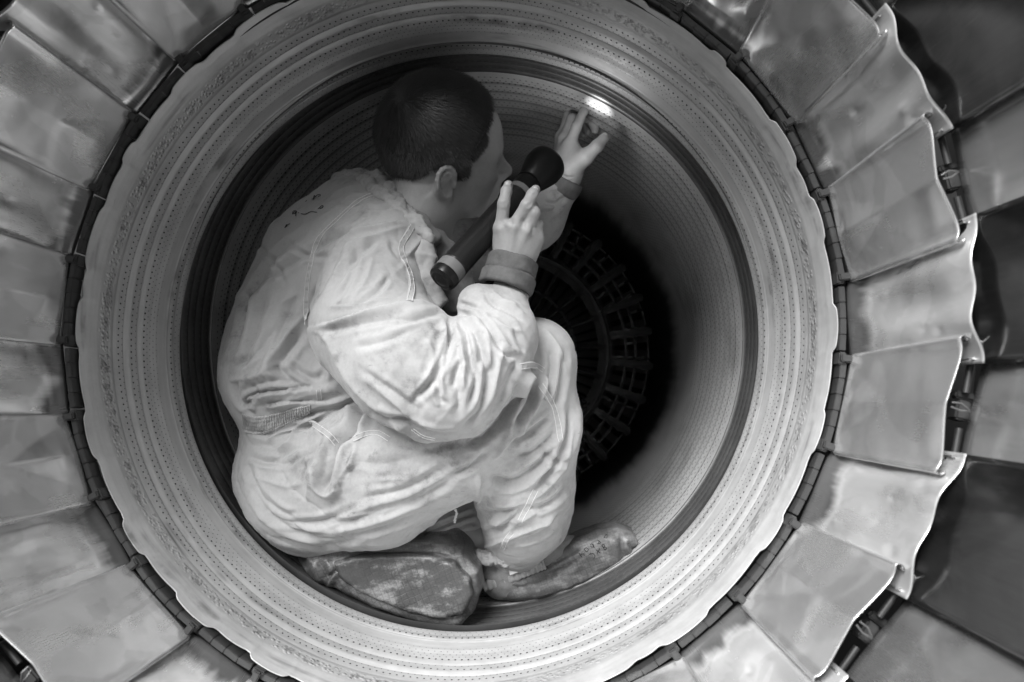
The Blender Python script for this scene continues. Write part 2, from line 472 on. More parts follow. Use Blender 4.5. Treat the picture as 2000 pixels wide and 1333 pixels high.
# ---- divergent flaps and the seals between them
HW = R_(6.75)
def plate_grid(fn, na, nt, prof):
    """fn(a, t) -> (tangential, y, radius) with a across in metres-like param list 'prof'"""
    v = []; uv = []
    for i, a in enumerate(prof):
        for j in range(nt + 1):
            t = j / nt
            v.append(fn(a, t)); uv.append((0.5 + (i / (len(prof) - 1) - .5), t))
    f = []
    for i in range(len(prof) - 1):
        for j in range(nt):
            f.append((i * (nt + 1) + j, (i + 1) * (nt + 1) + j, (i + 1) * (nt + 1) + j + 1, i * (nt + 1) + j + 1))
    return v, f, uv
Y0, Y1 = -.012, -.206
def R_plate(t): return .5265 + .0205 * t - .006 * math.exp(-((t) / .10) ** 2) * 0
prof = [-1.12 + .12 * i / 10 for i in range(10)] + [-1 + 2 * i / 48 for i in range(49)] + [1 + .12 * (i + 1) / 10 for i in range(10)]
def make_flap_mesh(seed):
    rg = random.Random(seed)
    dents = [(rg.uniform(-.8, .8), rg.uniform(.15, .9), rg.uniform(.12, .35), rg.choice([-1, 1]) * rg.uniform(.0004, .0012)) for _ in range(6)]
    cx, kx = rg.uniform(-.12, .12), rg.uniform(.8, 1.25); tj = rg.uniform(.45, .65)
    def flap_fn(a, t):
        # a: -1..1 over the plate; beyond that the rolled edge
        y = Y0 + (Y1 - Y0) * t
        R = R_plate(t)
        s = max(-1, min(1, a))
        wid = (R * math.tan(HW)) * (1.0 - .03 * (1 - t))
        # pressed crease down the middle that forks towards the hinge corners
        e = abs(s - cx * (1 - t)); lim = .85 * max(0.0, 1 - t / tj)
        h = .0085 * kx * t * math.sqrt(e * e + .0006)
        if lim > 0:                                                 # flat triangular facet towards the hinge
            z = (lim - e); h -= .0100 * kx * .5 * (z + math.sqrt(z * z + .0012)) * min(1, t * 6)
        for (da, dt, w, k_) in dents: h += k_ * .6 * (1 - smoothstep(.75, .97, t)) * math.exp(-(((s - da) / w) ** 2 + ((t - dt) / (w * .6)) ** 2))
        h += .0005 * math.sin(3.1 * s + 5 * t + seed)
        x = wid * s; r = R - .005 + h * (1 - .75 * s ** 8)
        if abs(a) > 1:                                              # J shaped rolled edge
            q = (abs(a) - 1) / .12 * 1.45 * math.pi
            rr = .0040
            x += math.copysign(rr * math.sin(q), a); r += rr * (1 - math.cos(q))
        return (r, y, x)
    fv, ff, fuv = plate_grid(flap_fn, 0, 44, prof)
    o = mesh_obj('nozzle_flap', fv, ff, M_FLAP, engine, True, fuv)
    o.data.materials.append(M_RIM); s_ = o.modifiers.new('thick', 'SOLIDIFY'); s_.thickness = .0011; s_.offset = 0; s_.material_offset_rim = 1
    return o

def make_seal_mesh(seed):
    rg = random.Random(seed)
    HWs = R_(7.6); dents = [(rg.uniform(-.8, .8), rg.uniform(.25, .95), rg.uniform(.03, .09), rg.choice([-1, 1]) * rg.uniform(.0008, .002)) for _ in range(9)]
    ph = rg.uniform(-.4, .4)
    def fn(a, t):
        y = Y0 + .008 + (Y1 - .018 - Y0) * t
        R = R_plate(t) + .0075
        x = R * math.tan(HWs) * a
        h = .0028 * math.cos(a * 7.4 + ph) * smoothstep(.05, .5, t) + .0012 * math.sin(9 * t + a * 3 + seed)
        h += .004 * a * a
        for (da, dt, w, k_) in dents: h += k_ * math.exp(-(((a - da) / w) ** 2 + ((t - dt) / (w * .5)) ** 2))
        for e in (-.72, .72):                                     # pressed slots beside the flap edges
            for ts in (.30, .52, .70, .86):
                h += .0016 * math.exp(-((a - e) / .07) ** 2 - ((t - ts) / .012) ** 2)
        # ragged, slightly waved rim
        if t > .97: y += .0015 * math.sin(a * 6 + seed)
        return (R + h - .0125 * math.exp(-(t / .06) ** 2), y, x)
    v, f, uv = plate_grid(fn, 0, 48, [-1 + 2 * i / 56 for i in range(57)])
    o = mesh_obj('nozzle_seal', v, f, M_SEAL, engine, True, uv)
    o.data.materials.append(M_RIM); s = o.modifiers.new('thick', 'SOLIDIFY'); s.thickness = .0008; s.offset = 0; s.material_offset_rim = 1
    return o

# hinge knuckles: a worn block with a rounded back
hb = MB(); hb.box((0, 0, 0), (.0080, .020, .0203), bev=.0007); 
hinge0 = hb.build('hinge_segment', M_HINGE, link=False)
hb = MB(); hb.box((0, 0, 0), (.009, .026, .0165), bev=.0015); hb.box((.004, -.012, 0), (.014, .010, .0095), bev=.0015)
lug0 = hb.build('hinge_lug', M_HINGE, link=False)
pb = MB(); pb.box((0, 0, 0), (.003, .010, .108), bev=.001)
pan0 = pb.build('hinge_frame', M_BLACK, link=False)
# wire-like stiffener seen behind the rim of each seal
wb = MB()
for tri in ([(.0, 0, -.010), (.020, 0, .002), (.002, 0, .014)], [(.020, 0, .002), (.019, 0, .013), (.002, 0, .014)], [(.010, 0, -.004), (.011, 0, .010)]):
    wb.tube(tri, .0011, 6)
for zz in (-.010, .014):
    wb.tube([(0.001, 0, zz), (.001, .05, zz)], .0011, 6)
wb.tube([(.020, 0, .002), (.020, .05, .002)], .0011, 6)
stiff0 = wb.build('stiffener', M_EDGE, link=False)
lb = MB()
for zz in (-.0022, .0022):
    lb.tube([(.0, 0, zz), (.008, -.001, zz * 1.6), (.016, .003, zz * .7), (.022, .008, zz * .3)], .0009, 7)
link0 = lb.build('link_rod', M_EDGE, link=False)

def rot(th): return Matrix.Rotation(-th, 4, 'Y')      # turn about the engine axis, th anticlockwise as seen from behind
PITCH = R_(24); PH0 = R_(10.3)
seals = [make_seal_mesh(s) for s in (1, 2, 3)]; flaps = [make_flap_mesh(s) for s in (5, 6, 7, 8)]
used = set(); used_f = set()
for kf in range(15):
    th = PH0 + kf * PITCH
    M = TILT @ rot(th)
    fi_ = (kf * 3) % 4
    if fi_ not in used_f: fl = flaps[fi_]; used_f.add(fi_)
    else: fl = copy_of(flaps[fi_], engine)
    fl.matrix_basis = M
    for j in range(5):
        a = R_(-4.6 + 2.3 * j)
        copy_of(hinge0, fl, rot(a) @ Matrix.Translation((.5165 + .0004 * random.uniform(-1, 1), -.002, 0)) @ Matrix.Rotation(random.uniform(-.05, .05), 4, 'Y'))
    for sg in (-1, 1):
        copy_of(lug0, fl, rot(R_(6.2 * sg)) @ Matrix.Translation((.5145, -.001, 0)))
    copy_of(pan0, fl, Matrix.Translation((.5235, -.004, 0)))
    copy_of(link0, fl, Matrix.Translation((.5475, Y1 + .002, 0)) @ Matrix.Rotation(random.uniform(-.25, .25), 4, 'Y'))
    th2 = th + PITCH / 2
    M2 = TILT @ rot(th2)
    si = kf % 3
    if si not in used: sl = seals[si]; used.add(si)
    else: sl = copy_of(seals[si], engine)
    sl.matrix_basis = M2
    for j in range(4):
        a = R_(-3.5 + 2.3 * j)
        copy_of(hinge0, sl, rot(a) @ Matrix.Translation((.5150 + .0004 * random.uniform(-1, 1), .000, 0)) @ Matrix.Rotation(random.uniform(-.05, .05), 4, 'Y'))
    for sg in (-1, 1):
        s0 = copy_of(stiff0, sl, rot(R_(5.6 * sg)) @ Matrix.Translation((.5590, Y1 + .004, 0)) @ Matrix.Diagonal((1, 1, sg, 1)))

# ---- outer flaps further aft, seen out of focus on the right
def outer_mesh(name, mat, hw, R0, seed, yA=-.188, yB=-.42):
    rg = random.Random(seed)
    def fn(a, t):
        y = yA + (yB - yA) * t
        R = R0 + .055 * t
        return (R + .003 * math.cos(a * 2.2 + seed) + .0015 * math.sin(5 * t + seed * 2 + a * 2), y, R * math.tan(R_(hw)) * a)
    v, f, uv = plate_grid(fn, 0, 20, [-1 + 2 * i / 20 for i in range(21)])
    o = mesh_obj(name, v, f, mat, engine, True, uv)
    s = o.modifiers.new('thick', 'SOLIDIFY'); s.thickness = .004; s.offset = 0
    return o
od = outer_mesh('outer_flap', M_OUT_DARK, 7.4, .5625, 1)
ol = outer_mesh('outer_seal', M_OUT_LIGHT, 6.6, .577, 4)
bb = MB(); bb.tube([(0, 0, -.016), (0, 0, .016)], .0035, 10)
bar0 = bb.build('hinge_barrel', M_HINGE, link=False)
cb = MB(); cb.box((0, 0, 0), (.014, .02, .020), bev=.002); cb.box((.004, .004, .016), (.02, .012, .008), bev=.002)
clip0 = cb.build('hinge_clip', M_HINGE, link=False)
for kf in range(15):
    th = PH0 + kf * PITCH
    o = ol if kf == 0 else copy_of(ol, engine)
    o.matrix_basis = TILT @ rot(th)
    for zz in (-.034, .034):
        copy_of(bar0, o, Matrix.Translation((.5705, -.182, zz)))
    copy_of(clip0, o, Matrix.Translation((.570, -.176, 0)))
    o2 = od if kf == 0 else copy_of(od, engine)
    o2.matrix_basis = TILT @ rot(th + PITCH / 2)

# ---- flame holder deep inside
YH = 1.20
fh = MB()
fh.lathe([(-.012, .297), (-.026, .303), (-.032, .309), (-.026, .315), (-.012, .321), (.02, .332), (.02, .326), (-.004, .310), (.02, .288), (.02, .282), (-.012, .297)], 120, (0, YH, 0))
holder = fh.build('flame_holder', M_HOLDER, engine); holder.matrix_basis = SHIFT
holder['label'] = 'dark sooty rings and radial arms deep in the engine'
rg2 = MB(); rg2.lathe([(0, .436), (-.006, .440), (0, .444), (.006, .440), (0, .436)], 140, (0, YH + .05, 0))
rg2.build('outer_ring', M_HOLDER, holder)
rg3 = MB(); rg3.lathe([(0, .363), (-.007, .368), (0, .374), (.007, .368), (0, .363)], 120, (0, YH + .03, 0))
rg3.build('spray_ring', M_HOLDER, holder)
rg3 = MB(); rg3.lathe([(0, .394), (-.005, .398), (0, .403), (.005, .398), (0, .394)], 120, (0, YH + .045, 0))
rg3.build('spray_ring', M_HOLDER, holder)
rg4 = MB(); rg4.lathe([(0, .205), (-.012, .210), (0, .216), (.012, .210), (0, .205)], 100, (0, YH + .02, 0))
rg4.build('inner_ring', M_HOLDER, holder)
def arm(seed, L0, L1, w):
    rg = random.Random(seed); b = MB()
    v = []; n = 14
    for i in range(n + 1):
        r = L0 + (L1 - L0) * i / n
        ww = w * (1 + .22 * math.sin(i * 1.7 + seed) * rg.uniform(.3, 1)) * (.7 + .3 * i / n)
        if i == n: ww *= .6
        v += [(r, -.010, -ww), (r, -.020, 0), (r, -.010, ww), (r, .014, ww * .7), (r, .014, -ww * .7)]
    f = []
    for i in range(n):
        for j in range(5): f.append((i * 5 + j, i * 5 + (j + 1) % 5, i * 5 + 5 + (j + 1) % 5, i * 5 + 5 + j))
    f.append((0, 1, 2, 3, 4)); f.append(tuple(n * 5 + j for j in (4, 3, 2, 1, 0)))
    b.add(v, f); return b.build('radial_arm', M_HOLDER, link=False)
arms = [arm(s, .322, .446, .0140) for s in (1, 2, 3)]
arms_in = [arm(s, .145, .300, .0075) for s in (4, 5)]
for i in range(26):
    copy_of(arms[i % 3], holder, rot(R_(8 + i * 360 / 26)) @ Matrix.Translation((0, YH - .004 * (i % 2), 0)))
for i in range(20):
    copy_of(arms_in[i % 2], holder, rot(R_(3 + i * 18)) @ Matrix.Translation((0, YH + .02, 0)))
# bits of plumbing between the arms
for i in range(52):
    a = R_(3 + i * 360 / 52 + random.uniform(-1, 1))
    for r0, r1 in ((.335, .366), (.372, .398), (.402, .438)):
        if random.random() < .62:
            c, s_n = math.cos(a), math.sin(a); sp = MB()
            mid = (r0 + r1) / 2; j = random.uniform(-.006, .006)
            sp.tube([(r0 * c, YH + .03, r0 * s_n), (mid * c - j * s_n, YH + .02, mid * s_n + j * c), (r1 * c, YH + .045, r1 * s_n)], .0042, 6)
            sp.build('spray_bar', M_HOLDER, holder)
# turbine behind it
YT = 1.42
hub = MB(); hub.lathe([(-.16, .001), (-.155, .03), (-.11, .075), (0, .13), (.1, .14)], 64, (0, YT, 0))
tb = hub.build('tail_cone', M_TURB, engine); tb.matrix_basis = SHIFT
bl = MB()
nbl = 3
for i in range(nbl + 1):
    r = .13 + .34 * i / nbl
    tw = .5 + .25 * i / nbl
    for c_ in (-1, -.3, .4, 1):
        bl.v.append((r, .03 * c_ * math.sin(tw), .016 * (.7 + .5 * i / nbl) * c_ * math.cos(tw)))
for i in range(nbl):
    for j in range(3): bl.f.append((i * 4 + j, i * 4 + j + 1, i * 4 + 5 + j, i * 4 + 4 + j))
blade0 = bl.build('turbine_blade', M_TURB, link=False)
for i in range(54):
    copy_of(blade0, tb, rot(R_(i * 360 / 54)) @ Matrix.Translation((0, YT + .03, 0)))
# ================================================================== implicit-surface kit (for bodies and cloth)
def smin(a, b, k):
    h = np.maximum(k - np.abs(a - b), 0.0) / k
    return np.minimum(a, b) - h * h * k * 0.25
def smax(a, b, k): return -smin(-a, -b, k)
def cap(p, a, b, r1, r2):
    a = np.asarray(a, float); b = np.asarray(b, float); ab = b - a; L = float(ab @ ab) + 1e-12
    x = p[:, 0] - p.dtype.type(a[0]); y = p[:, 1] - p.dtype.type(a[1]); z = p[:, 2] - p.dtype.type(a[2])
    c = p.dtype.type
    t = np.clip((x * c(ab[0]) + y * c(ab[1]) + z * c(ab[2])) * c(1 / L), c(0), c(1))
    x -= t * c(ab[0]); y -= t * c(ab[1]); z -= t * c(ab[2])
    return np.sqrt(x * x + y * y + z * z) - (c(r1) + c(r2 - r1) * t)
def local(p, c, r, fn, pad=.03):
    """fn only near the ball (c, r); a safe lower bound elsewhere"""
    d = np.linalg.norm(p - np.asarray(c), axis=1) - r
    m = d < pad
    if m.any(): d[m] = fn(p[m])
    return d
def sph(p, c, r): return np.linalg.norm(p - np.asarray(c, float), axis=1) - r
def ell(p, c, r, M=None):
    q = p - np.asarray(c, float)
    if M is not None: q = q @ M            # columns of M: axes
    r = np.asarray(r, float)
    k0 = np.linalg.norm(q / r, axis=1); k1 = np.linalg.norm(q / (r * r), axis=1) + 1e-9
    return np.where(k0 < .02, -r.min(), k0 * (k0 - 1) / k1)
def chain(p, pts, k=.012):
    """pts: list of (point, radius)"""
    d = None
    for (a, ra), (b, rb) in zip(pts[:-1], pts[1:]):
        c = cap(p, a, b, ra, rb); d = c if d is None else smin(d, c, k)
    return d
def poly2d(q, poly):
    """signed distance of 2-d points q to a closed polygon"""
    n = len(poly); d = np.full(len(q), 1e18); s = np.ones(len(q))
    for i in range(n):
        a = poly[i]; b = poly[i - 1]; e = b - a; w = q - a
        t = np.clip((w @ e) / (e @ e), 0, 1)
        c = w - t[:, None] * e; d = np.minimum(d, (c * c).sum(1))
        c1 = q[:, 1] >= a[1]; c2 = q[:, 1] < b[1]; c3 = e[0] * w[:, 1] > e[1] * w[:, 0]
        s = np.where((c1 & c2 & c3) | (~c1 & ~c2 & ~c3), -s, s)
    return s * np.sqrt(d)

def sdf_mesh(f, lo, hi, h, proj=1):
    """surface nets over the blocks that the surface passes through"""
    B = 8; lo = np.asarray(lo, float); hi = np.asarray(hi, float)
    nb = np.ceil((hi - lo) / (B * h)).astype(int)
    g = np.stack(np.meshgrid(*[np.arange(n) for n in nb], indexing='ij'), -1).reshape(-1, 3)
    c = lo + (g + .5) * B * h
    f_ = f; f = lambda p: f_(p.astype(np.float32)).astype(np.float64)
    fv = np.concatenate([f(c[i:i + 200000]) for i in range(0, len(c), 200000)])
    g = g[np.abs(fv) < B * h * .866 * 1.35 + .002]
    off = np.stack(np.meshgrid(*[np.arange(B + 1)] * 3, indexing='ij'), -1).reshape(-1, 3)
    dim = nb * B + 2
    def key(c): return (c[..., 0].astype(np.int64) * dim[1] + c[..., 1]) * dim[2] + c[..., 2]
    keys = []; verts = []; ed = []
    corners = np.array([[i, j, k] for i in (0, 1) for j in (0, 1) for k in (0, 1)])
    edges = [(a, b) for a in range(8) for b in range(a + 1, 8) if np.abs(corners[a] - corners[b]).sum() == 1]
    CH = 400
    for s in range(0, len(g), CH):
        gb = g[s:s + CH]
        gi = gb[:, None, :] * B + off[None]
        val = f((lo + gi.reshape(-1, 3) * h)).reshape(len(gb), B + 1, B + 1, B + 1)
        ins = val < 0
        cnt = np.zeros((len(gb), B, B, B), int)
        for cx, cy, cz in corners: cnt += ins[:, cx:cx + B, cy:cy + B, cz:cz + B]
        bi, ci, cj, ck = np.nonzero((cnt > 0) & (cnt < 8))
        if len(bi):
            cv = np.stack([val[bi, ci + o[0], cj + o[1], ck + o[2]] for o in corners], 1)
            acc = np.zeros((len(bi), 3)); n = np.zeros(len(bi))
            for a, b in edges:
                va, vb = cv[:, a], cv[:, b]; m = (va < 0) != (vb < 0)
                t = np.where(m, va / np.where(m, va - vb, 1), 0)
                pt = corners[a] + t[:, None] * (corners[b] - corners[a])
                acc += np.where(m[:, None], pt, 0); n += m
            cell = gb[bi] * B + np.stack([ci, cj, ck], 1)
            keys.append(key(cell)); verts.append(lo + (cell + acc / n[:, None]) * h)
        for ax in range(3):
            sl0 = [slice(None)] + [slice(0, B)] * 3; sl1 = list(sl0); sl1[ax + 1] = slice(1, B + 1)
            A = ins[tuple(sl0)]; Bv = ins[tuple(sl1)]
            q = np.stack(np.nonzero(A != Bv), 1)
            if len(q):
                base = gb[q[:, 0]] * B + q[:, 1:]
                ed.append((np.full(len(q), ax), base, A[tuple(q.T)]))
    keys = np.concatenate(keys); verts = np.concatenate(verts)
    o = np.argsort(keys); keys = keys[o]; verts = verts[o]
    faces = []
    for ax, base, flip in ed:
        a = ax[0]; e1 = np.zeros(3, int); e2 = np.zeros(3, int); e1[(a + 1) % 3] = 1; e2[(a + 2) % 3] = 1
        ks = [key(base - e1 - e2), key(base - e2), key(base), key(base - e1)]
        ix = [np.searchsorted(keys, k_) for k_ in ks]
        ok = np.ones(len(base), bool)
        for k_, i_ in zip(ks, ix): ok &= (i_ < len(keys)) & (keys[np.minimum(i_, len(keys) - 1)] == k_)
        q = np.stack(ix, 1)[ok]; fl = flip[ok]
        q[~fl] = q[~fl][:, ::-1]
        faces.append(q)
    faces = np.concatenate(faces)
    for _ in range(proj):
        e = h * .5; d0 = f(verts)
        gr = np.stack([f(verts + np.eye(3)[i] * e) - d0 for i in range(3)], 1) / e
        gl = (gr * gr).sum(1) + 1e-6
        step = (d0 / gl)[:, None] * gr
        ln = np.linalg.norm(step, axis=1)[:, None]
        verts = verts - step * np.minimum(1, h * .5 / (ln + 1e-12))
    return verts, faces
def vnormals(v, f):
    n = np.zeros_like(v)
    fn = np.cross(v[f[:, 2]] - v[f[:, 0]], v[f[:, 3]] - v[f[:, 1]])
    for i in range(4): np.add.at(n, f[:, i], fn)
    return n / (np.linalg.norm(n, axis=1)[:, None] + 1e-12)
def px_of(v):
    q = (v - CAM_POS) @ CAM_ROT
    return np.stack([1000 + FPX * q[:, 0] / -q[:, 2], 666.5 - FPX * q[:, 1] / -q[:, 2]], 1)
def smooth_mesh(v, f, it=2, lam=.5):
    n = len(v)
    for _ in range(it):
        acc = np.zeros_like(v); cnt = np.zeros(n)
        for i in range(4):
            a = f[:, i]; b = f[:, (i + 1) % 4]
            np.add.at(acc, a, v[b]); np.add.at(cnt, a, 1); np.add.at(acc, b, v[a]); np.add.at(cnt, b, 1)
        v = v + lam * (acc / np.maximum(cnt, 1)[:, None] - v)
    return v
# value noise
_perm = np.random.default_rng(3).permutation(512)
_val = np.random.default_rng(4).uniform(-1, 1, 512)
def vnoise(p):
    i = np.floor(p).astype(int); t = p - i; t = t * t * (3 - 2 * t)
    def h(a, b, c): return _val[_perm[(_perm[(_perm[a & 511] + b) & 511] + c) & 511]]
    r = 0
    for a in (0, 1):
        for b in (0, 1):
            for c in (0, 1):
                w = (t[:, 0] if a else 1 - t[:, 0]) * (t[:, 1] if b else 1 - t[:, 1]) * (t[:, 2] if c else 1 - t[:, 2])
                r = r + w * h(i[:, 0] + a, i[:, 1] + b, i[:, 2] + c)
    return r
def spline(pts, n=10):
    pts = np.asarray(pts, float)
    if len(pts) < 3: return np.stack([pts[0] + (pts[-1] - pts[0]) * t for t in np.linspace(0, 1, n + 1)])
    q = np.vstack([2 * pts[0] - pts[1], pts, 2 * pts[-1] - pts[-2]]); out = []
    for i in range(1, len(q) - 2):
        for t in np.linspace(0, 1, n, endpoint=False):
            a, b, c, d = q[i - 1], q[i], q[i + 1], q[i + 2]
            out.append(.5 * (2 * b + (c - a) * t + (2 * a - 5 * b + 4 * c - d) * t * t + (3 * b - a - 3 * c + d) * t ** 3))
    out.append(pts[-1]); return np.array(out)
def fold(v, n, px, pts, w, A, kind='valley', front=True, dep=None):
    """press one traced crease into the cloth: signed screen distance to the crease line, displaced along the normal"""
    c = spline(pts, 6); lo = c.min(0) - 4 * w; hi = c.max(0) + 4 * w
    m = (px[:, 0] > lo[0]) & (px[:, 0] < hi[0]) & (px[:, 1] > lo[1]) & (px[:, 1] < hi[1])
    view = CAM_POS - v; m &= ((n * view).sum(1) > -.05 * np.linalg.norm(view, axis=1))
    if dep is not None:
        dd = v[:, 1] - CAM_POS[1]; m &= (dd > dep[0]) & (dd < dep[1])
    ii = np.nonzero(m)[0]
    if not len(ii): return np.zeros(len(v))
    q = px[ii]; best = np.full(len(ii), 1e9); sg = np.zeros(len(ii)); tt = np.zeros(len(ii))
    for j in range(len(c) - 1):
        a = c[j]; e = c[j + 1] - a; L = e @ e + 1e-9
        t = np.clip(((q - a) @ e) / L, 0, 1); r = q - a - t[:, None] * e
        d = np.hypot(r[:, 0], r[:, 1]); u = d < best
        best = np.where(u, d, best); sg = np.where(u, np.sign(e[0] * r[:, 1] - e[1] * r[:, 0]), sg); tt = np.where(u, (j + t) / (len(c) - 1), tt)
    x = best / w; end = np.clip(np.minimum(tt, 1 - tt) * 6, 0.12, 1)
    if kind == 'valley': y = -np.exp(-np.abs(x) * 1.3) + .45 * np.exp(-((x - 2.0) / .9) ** 2)
    elif kind == 'ridge': y = 1.1 * np.exp(-np.abs(x) * 1.15)
    else: y = np.where(sg > 0, np.exp(-(x / 1.6) ** 2), -.75 * np.exp(-(x / .7) ** 2))   # step: cloth overlaps on the right-hand side of the line
    out = np.zeros(len(v)); out[ii] = A * y * end
    return out
T0 = None
def S(u, v, d, r): return (P(u, v, d), r * d / FPX)

# ================================================================== cloth, skin and hair materials
def mat_cloth(name, base, dirt=.22, weave=1.0):
    m = NT(name); ob = m.coord('Object')
    n1 = m.noise(ob, 8, 6, .65); n2 = m.noise(ob, 38, 5, .7); n3 = m.noise(m.mapping(ob, (240, 90, 240)), 1, 3, .7)
    a = m.n('ShaderNodeTexWave'); a.inputs['Scale'].default_value = 330; a.bands_direction = 'X'; a.inputs['Distortion'].default_value = 1.5; a.inputs['Detail'].default_value = 1
    b = m.n('ShaderNodeTexWave'); b.inputs['Scale'].default_value = 330; b.bands_direction = 'Z'; b.inputs['Distortion'].default_value = 1.5; b.inputs['Detail'].default_value = 1
    m.l(ob, a.inputs['Vector']); m.l(ob, b.inputs['Vector'])
    wv = m.math('ADD', a.outputs['Fac'], b.outputs['Fac'])
    val = m.math('MULTIPLY_ADD', m.math('SUBTRACT', n3, .5), .10, base)
    val = m.math('MULTIPLY_ADD', m.math('SUBTRACT', wv, 1.0), .025, val)
    d1 = m.ramp(n1, .48, .72); d2 = m.math('MULTIPLY', m.ramp(n2, .50, .72), m.ramp(n1, .40, .62))
    val = m.math('MULTIPLY', val, m.math('MULTIPLY_ADD', d1, -dirt, 1.0))
    val = m.math('MULTIPLY', val, m.math('MULTIPLY_ADD', d2, -dirt * 1.1, 1.0))
    sc = m.noise(m.mapping(ob, (30, 30, 130)), 1, 3, .6)
    val = m.math('MULTIPLY', val, m.math('MULTIPLY_ADD', m.ramp(sc, .70, .74), -.28, 1.0), clamp=True)
    m.color(val); m.rough(.85); m.set(m.b, 'Sheen Weight', .25); m.set(m.b, 'Sheen Roughness', .5)
    m.b.inputs['Specular IOR Level'].default_value = .25
    h = m.bump(wv, .22 * weave, .0006); h = m.bump(m.noise(ob, 55, 3, .5), .10, .003, h)
    rdg = m.n('ShaderNodeTexNoise'); rdg.noise_type = 'RIDGED_MULTIFRACTAL'; rdg.inputs['Scale'].default_value = 1; rdg.inputs['Detail'].default_value = 3; m.l(m.mapping(ob, (14, 14, 26)), rdg.inputs['Vector'])
    h = m.bump(rdg.outputs[0], .12, .006, h); m.normal(h)
    return m.m
def mat_skin():
    m = NT('skin'); ob = m.coord('Object')
    n1 = m.noise(ob, 30, 5, .6); n2 = m.noise(ob, 220, 4, .7)
    v = m.math('MULTIPLY_ADD', m.math('SUBTRACT', n1, .5), .16, .36); v = m.math('MULTIPLY_ADD', m.math('SUBTRACT', n2, .5), .08, v)
    m.color(v); m.rough(m.math('MULTIPLY_ADD', n2, .2, .42))
    m.set(m.b, 'Subsurface Weight', .18); m.b.inputs['Subsurface Radius'].default_value = (.004, .004, .004); m.set(m.b, 'Subsurface Scale', 1.0)
    vo = m.n('ShaderNodeTexVoronoi'); vo.inputs['Scale'].default_value = 700; m.l(ob, vo.inputs['Vector'])
    h = m.bump(n2, .3, .0012); h = m.bump(vo.outputs['Distance'], .3, .0005, h); h = m.bump(n1, .2, .004, h); m.normal(h)
    return m.m
M_CLOTH = mat_cloth('worn_cotton_cloth', .40, .36)
M_CUFF = mat_simple('dirty_knit_cuff', .11, .9, 0, .38, 55, .6)
M_COLLAR = mat_cloth('grey_lining_cloth', .36, .3)
M_SHIRT = mat_cloth('grey_shirt_cloth', .22, .2)
M_SOCK = mat_cloth('dark_sock_cloth', .24, .2)
M_SKIN = mat_skin()
M_HAIR = mat_simple('dark_hair', .034, .38, 0, .3, 60, .1)
M_HAIR_SIDE = mat_simple('clipped_hair', .085, .45, 0, .3, 60, .1)
M_THREAD = mat_simple('pale_thread', .72, .8, 0, .05)
M_INK = mat_simple('ink_marks', .02, .8, 0, .1)

# ================================================================== the person
# ---- head frame
HS = 1.01
HC = P(865, 270, 1.10)
_v = HC - CAM_POS; _v /= np.linalg.norm(_v)                       # line of sight to the head
_x = np.cross(_v, [0, 0, 1.0]); _x /= np.linalg.norm(_x); _z = np.cross(_x, _v)
VIEW = np.stack([_x, _v, _z], 1)
psi, thp, rol = R_(11), R_(2.5), R_(20)                          # turned away, chin up, tilted over
_f = np.array([math.cos(psi) * math.cos(thp), math.sin(psi) * math.cos(thp), math.sin(thp)])
_u0 = np.array([-math.cos(psi) * math.sin(thp), -math.sin(psi) * math.sin(thp), math.cos(thp)])
_u = math.cos(rol) * _u0 + math.sin(rol) * np.cross(_f, _u0)
HM = VIEW @ np.stack([_f, np.cross(_f, _u), _u], 1)                 # head axes: forward, right (towards the camera), up
def H(f, r, u): return HC + HM @ (np.array([f, r, u]) * HS)
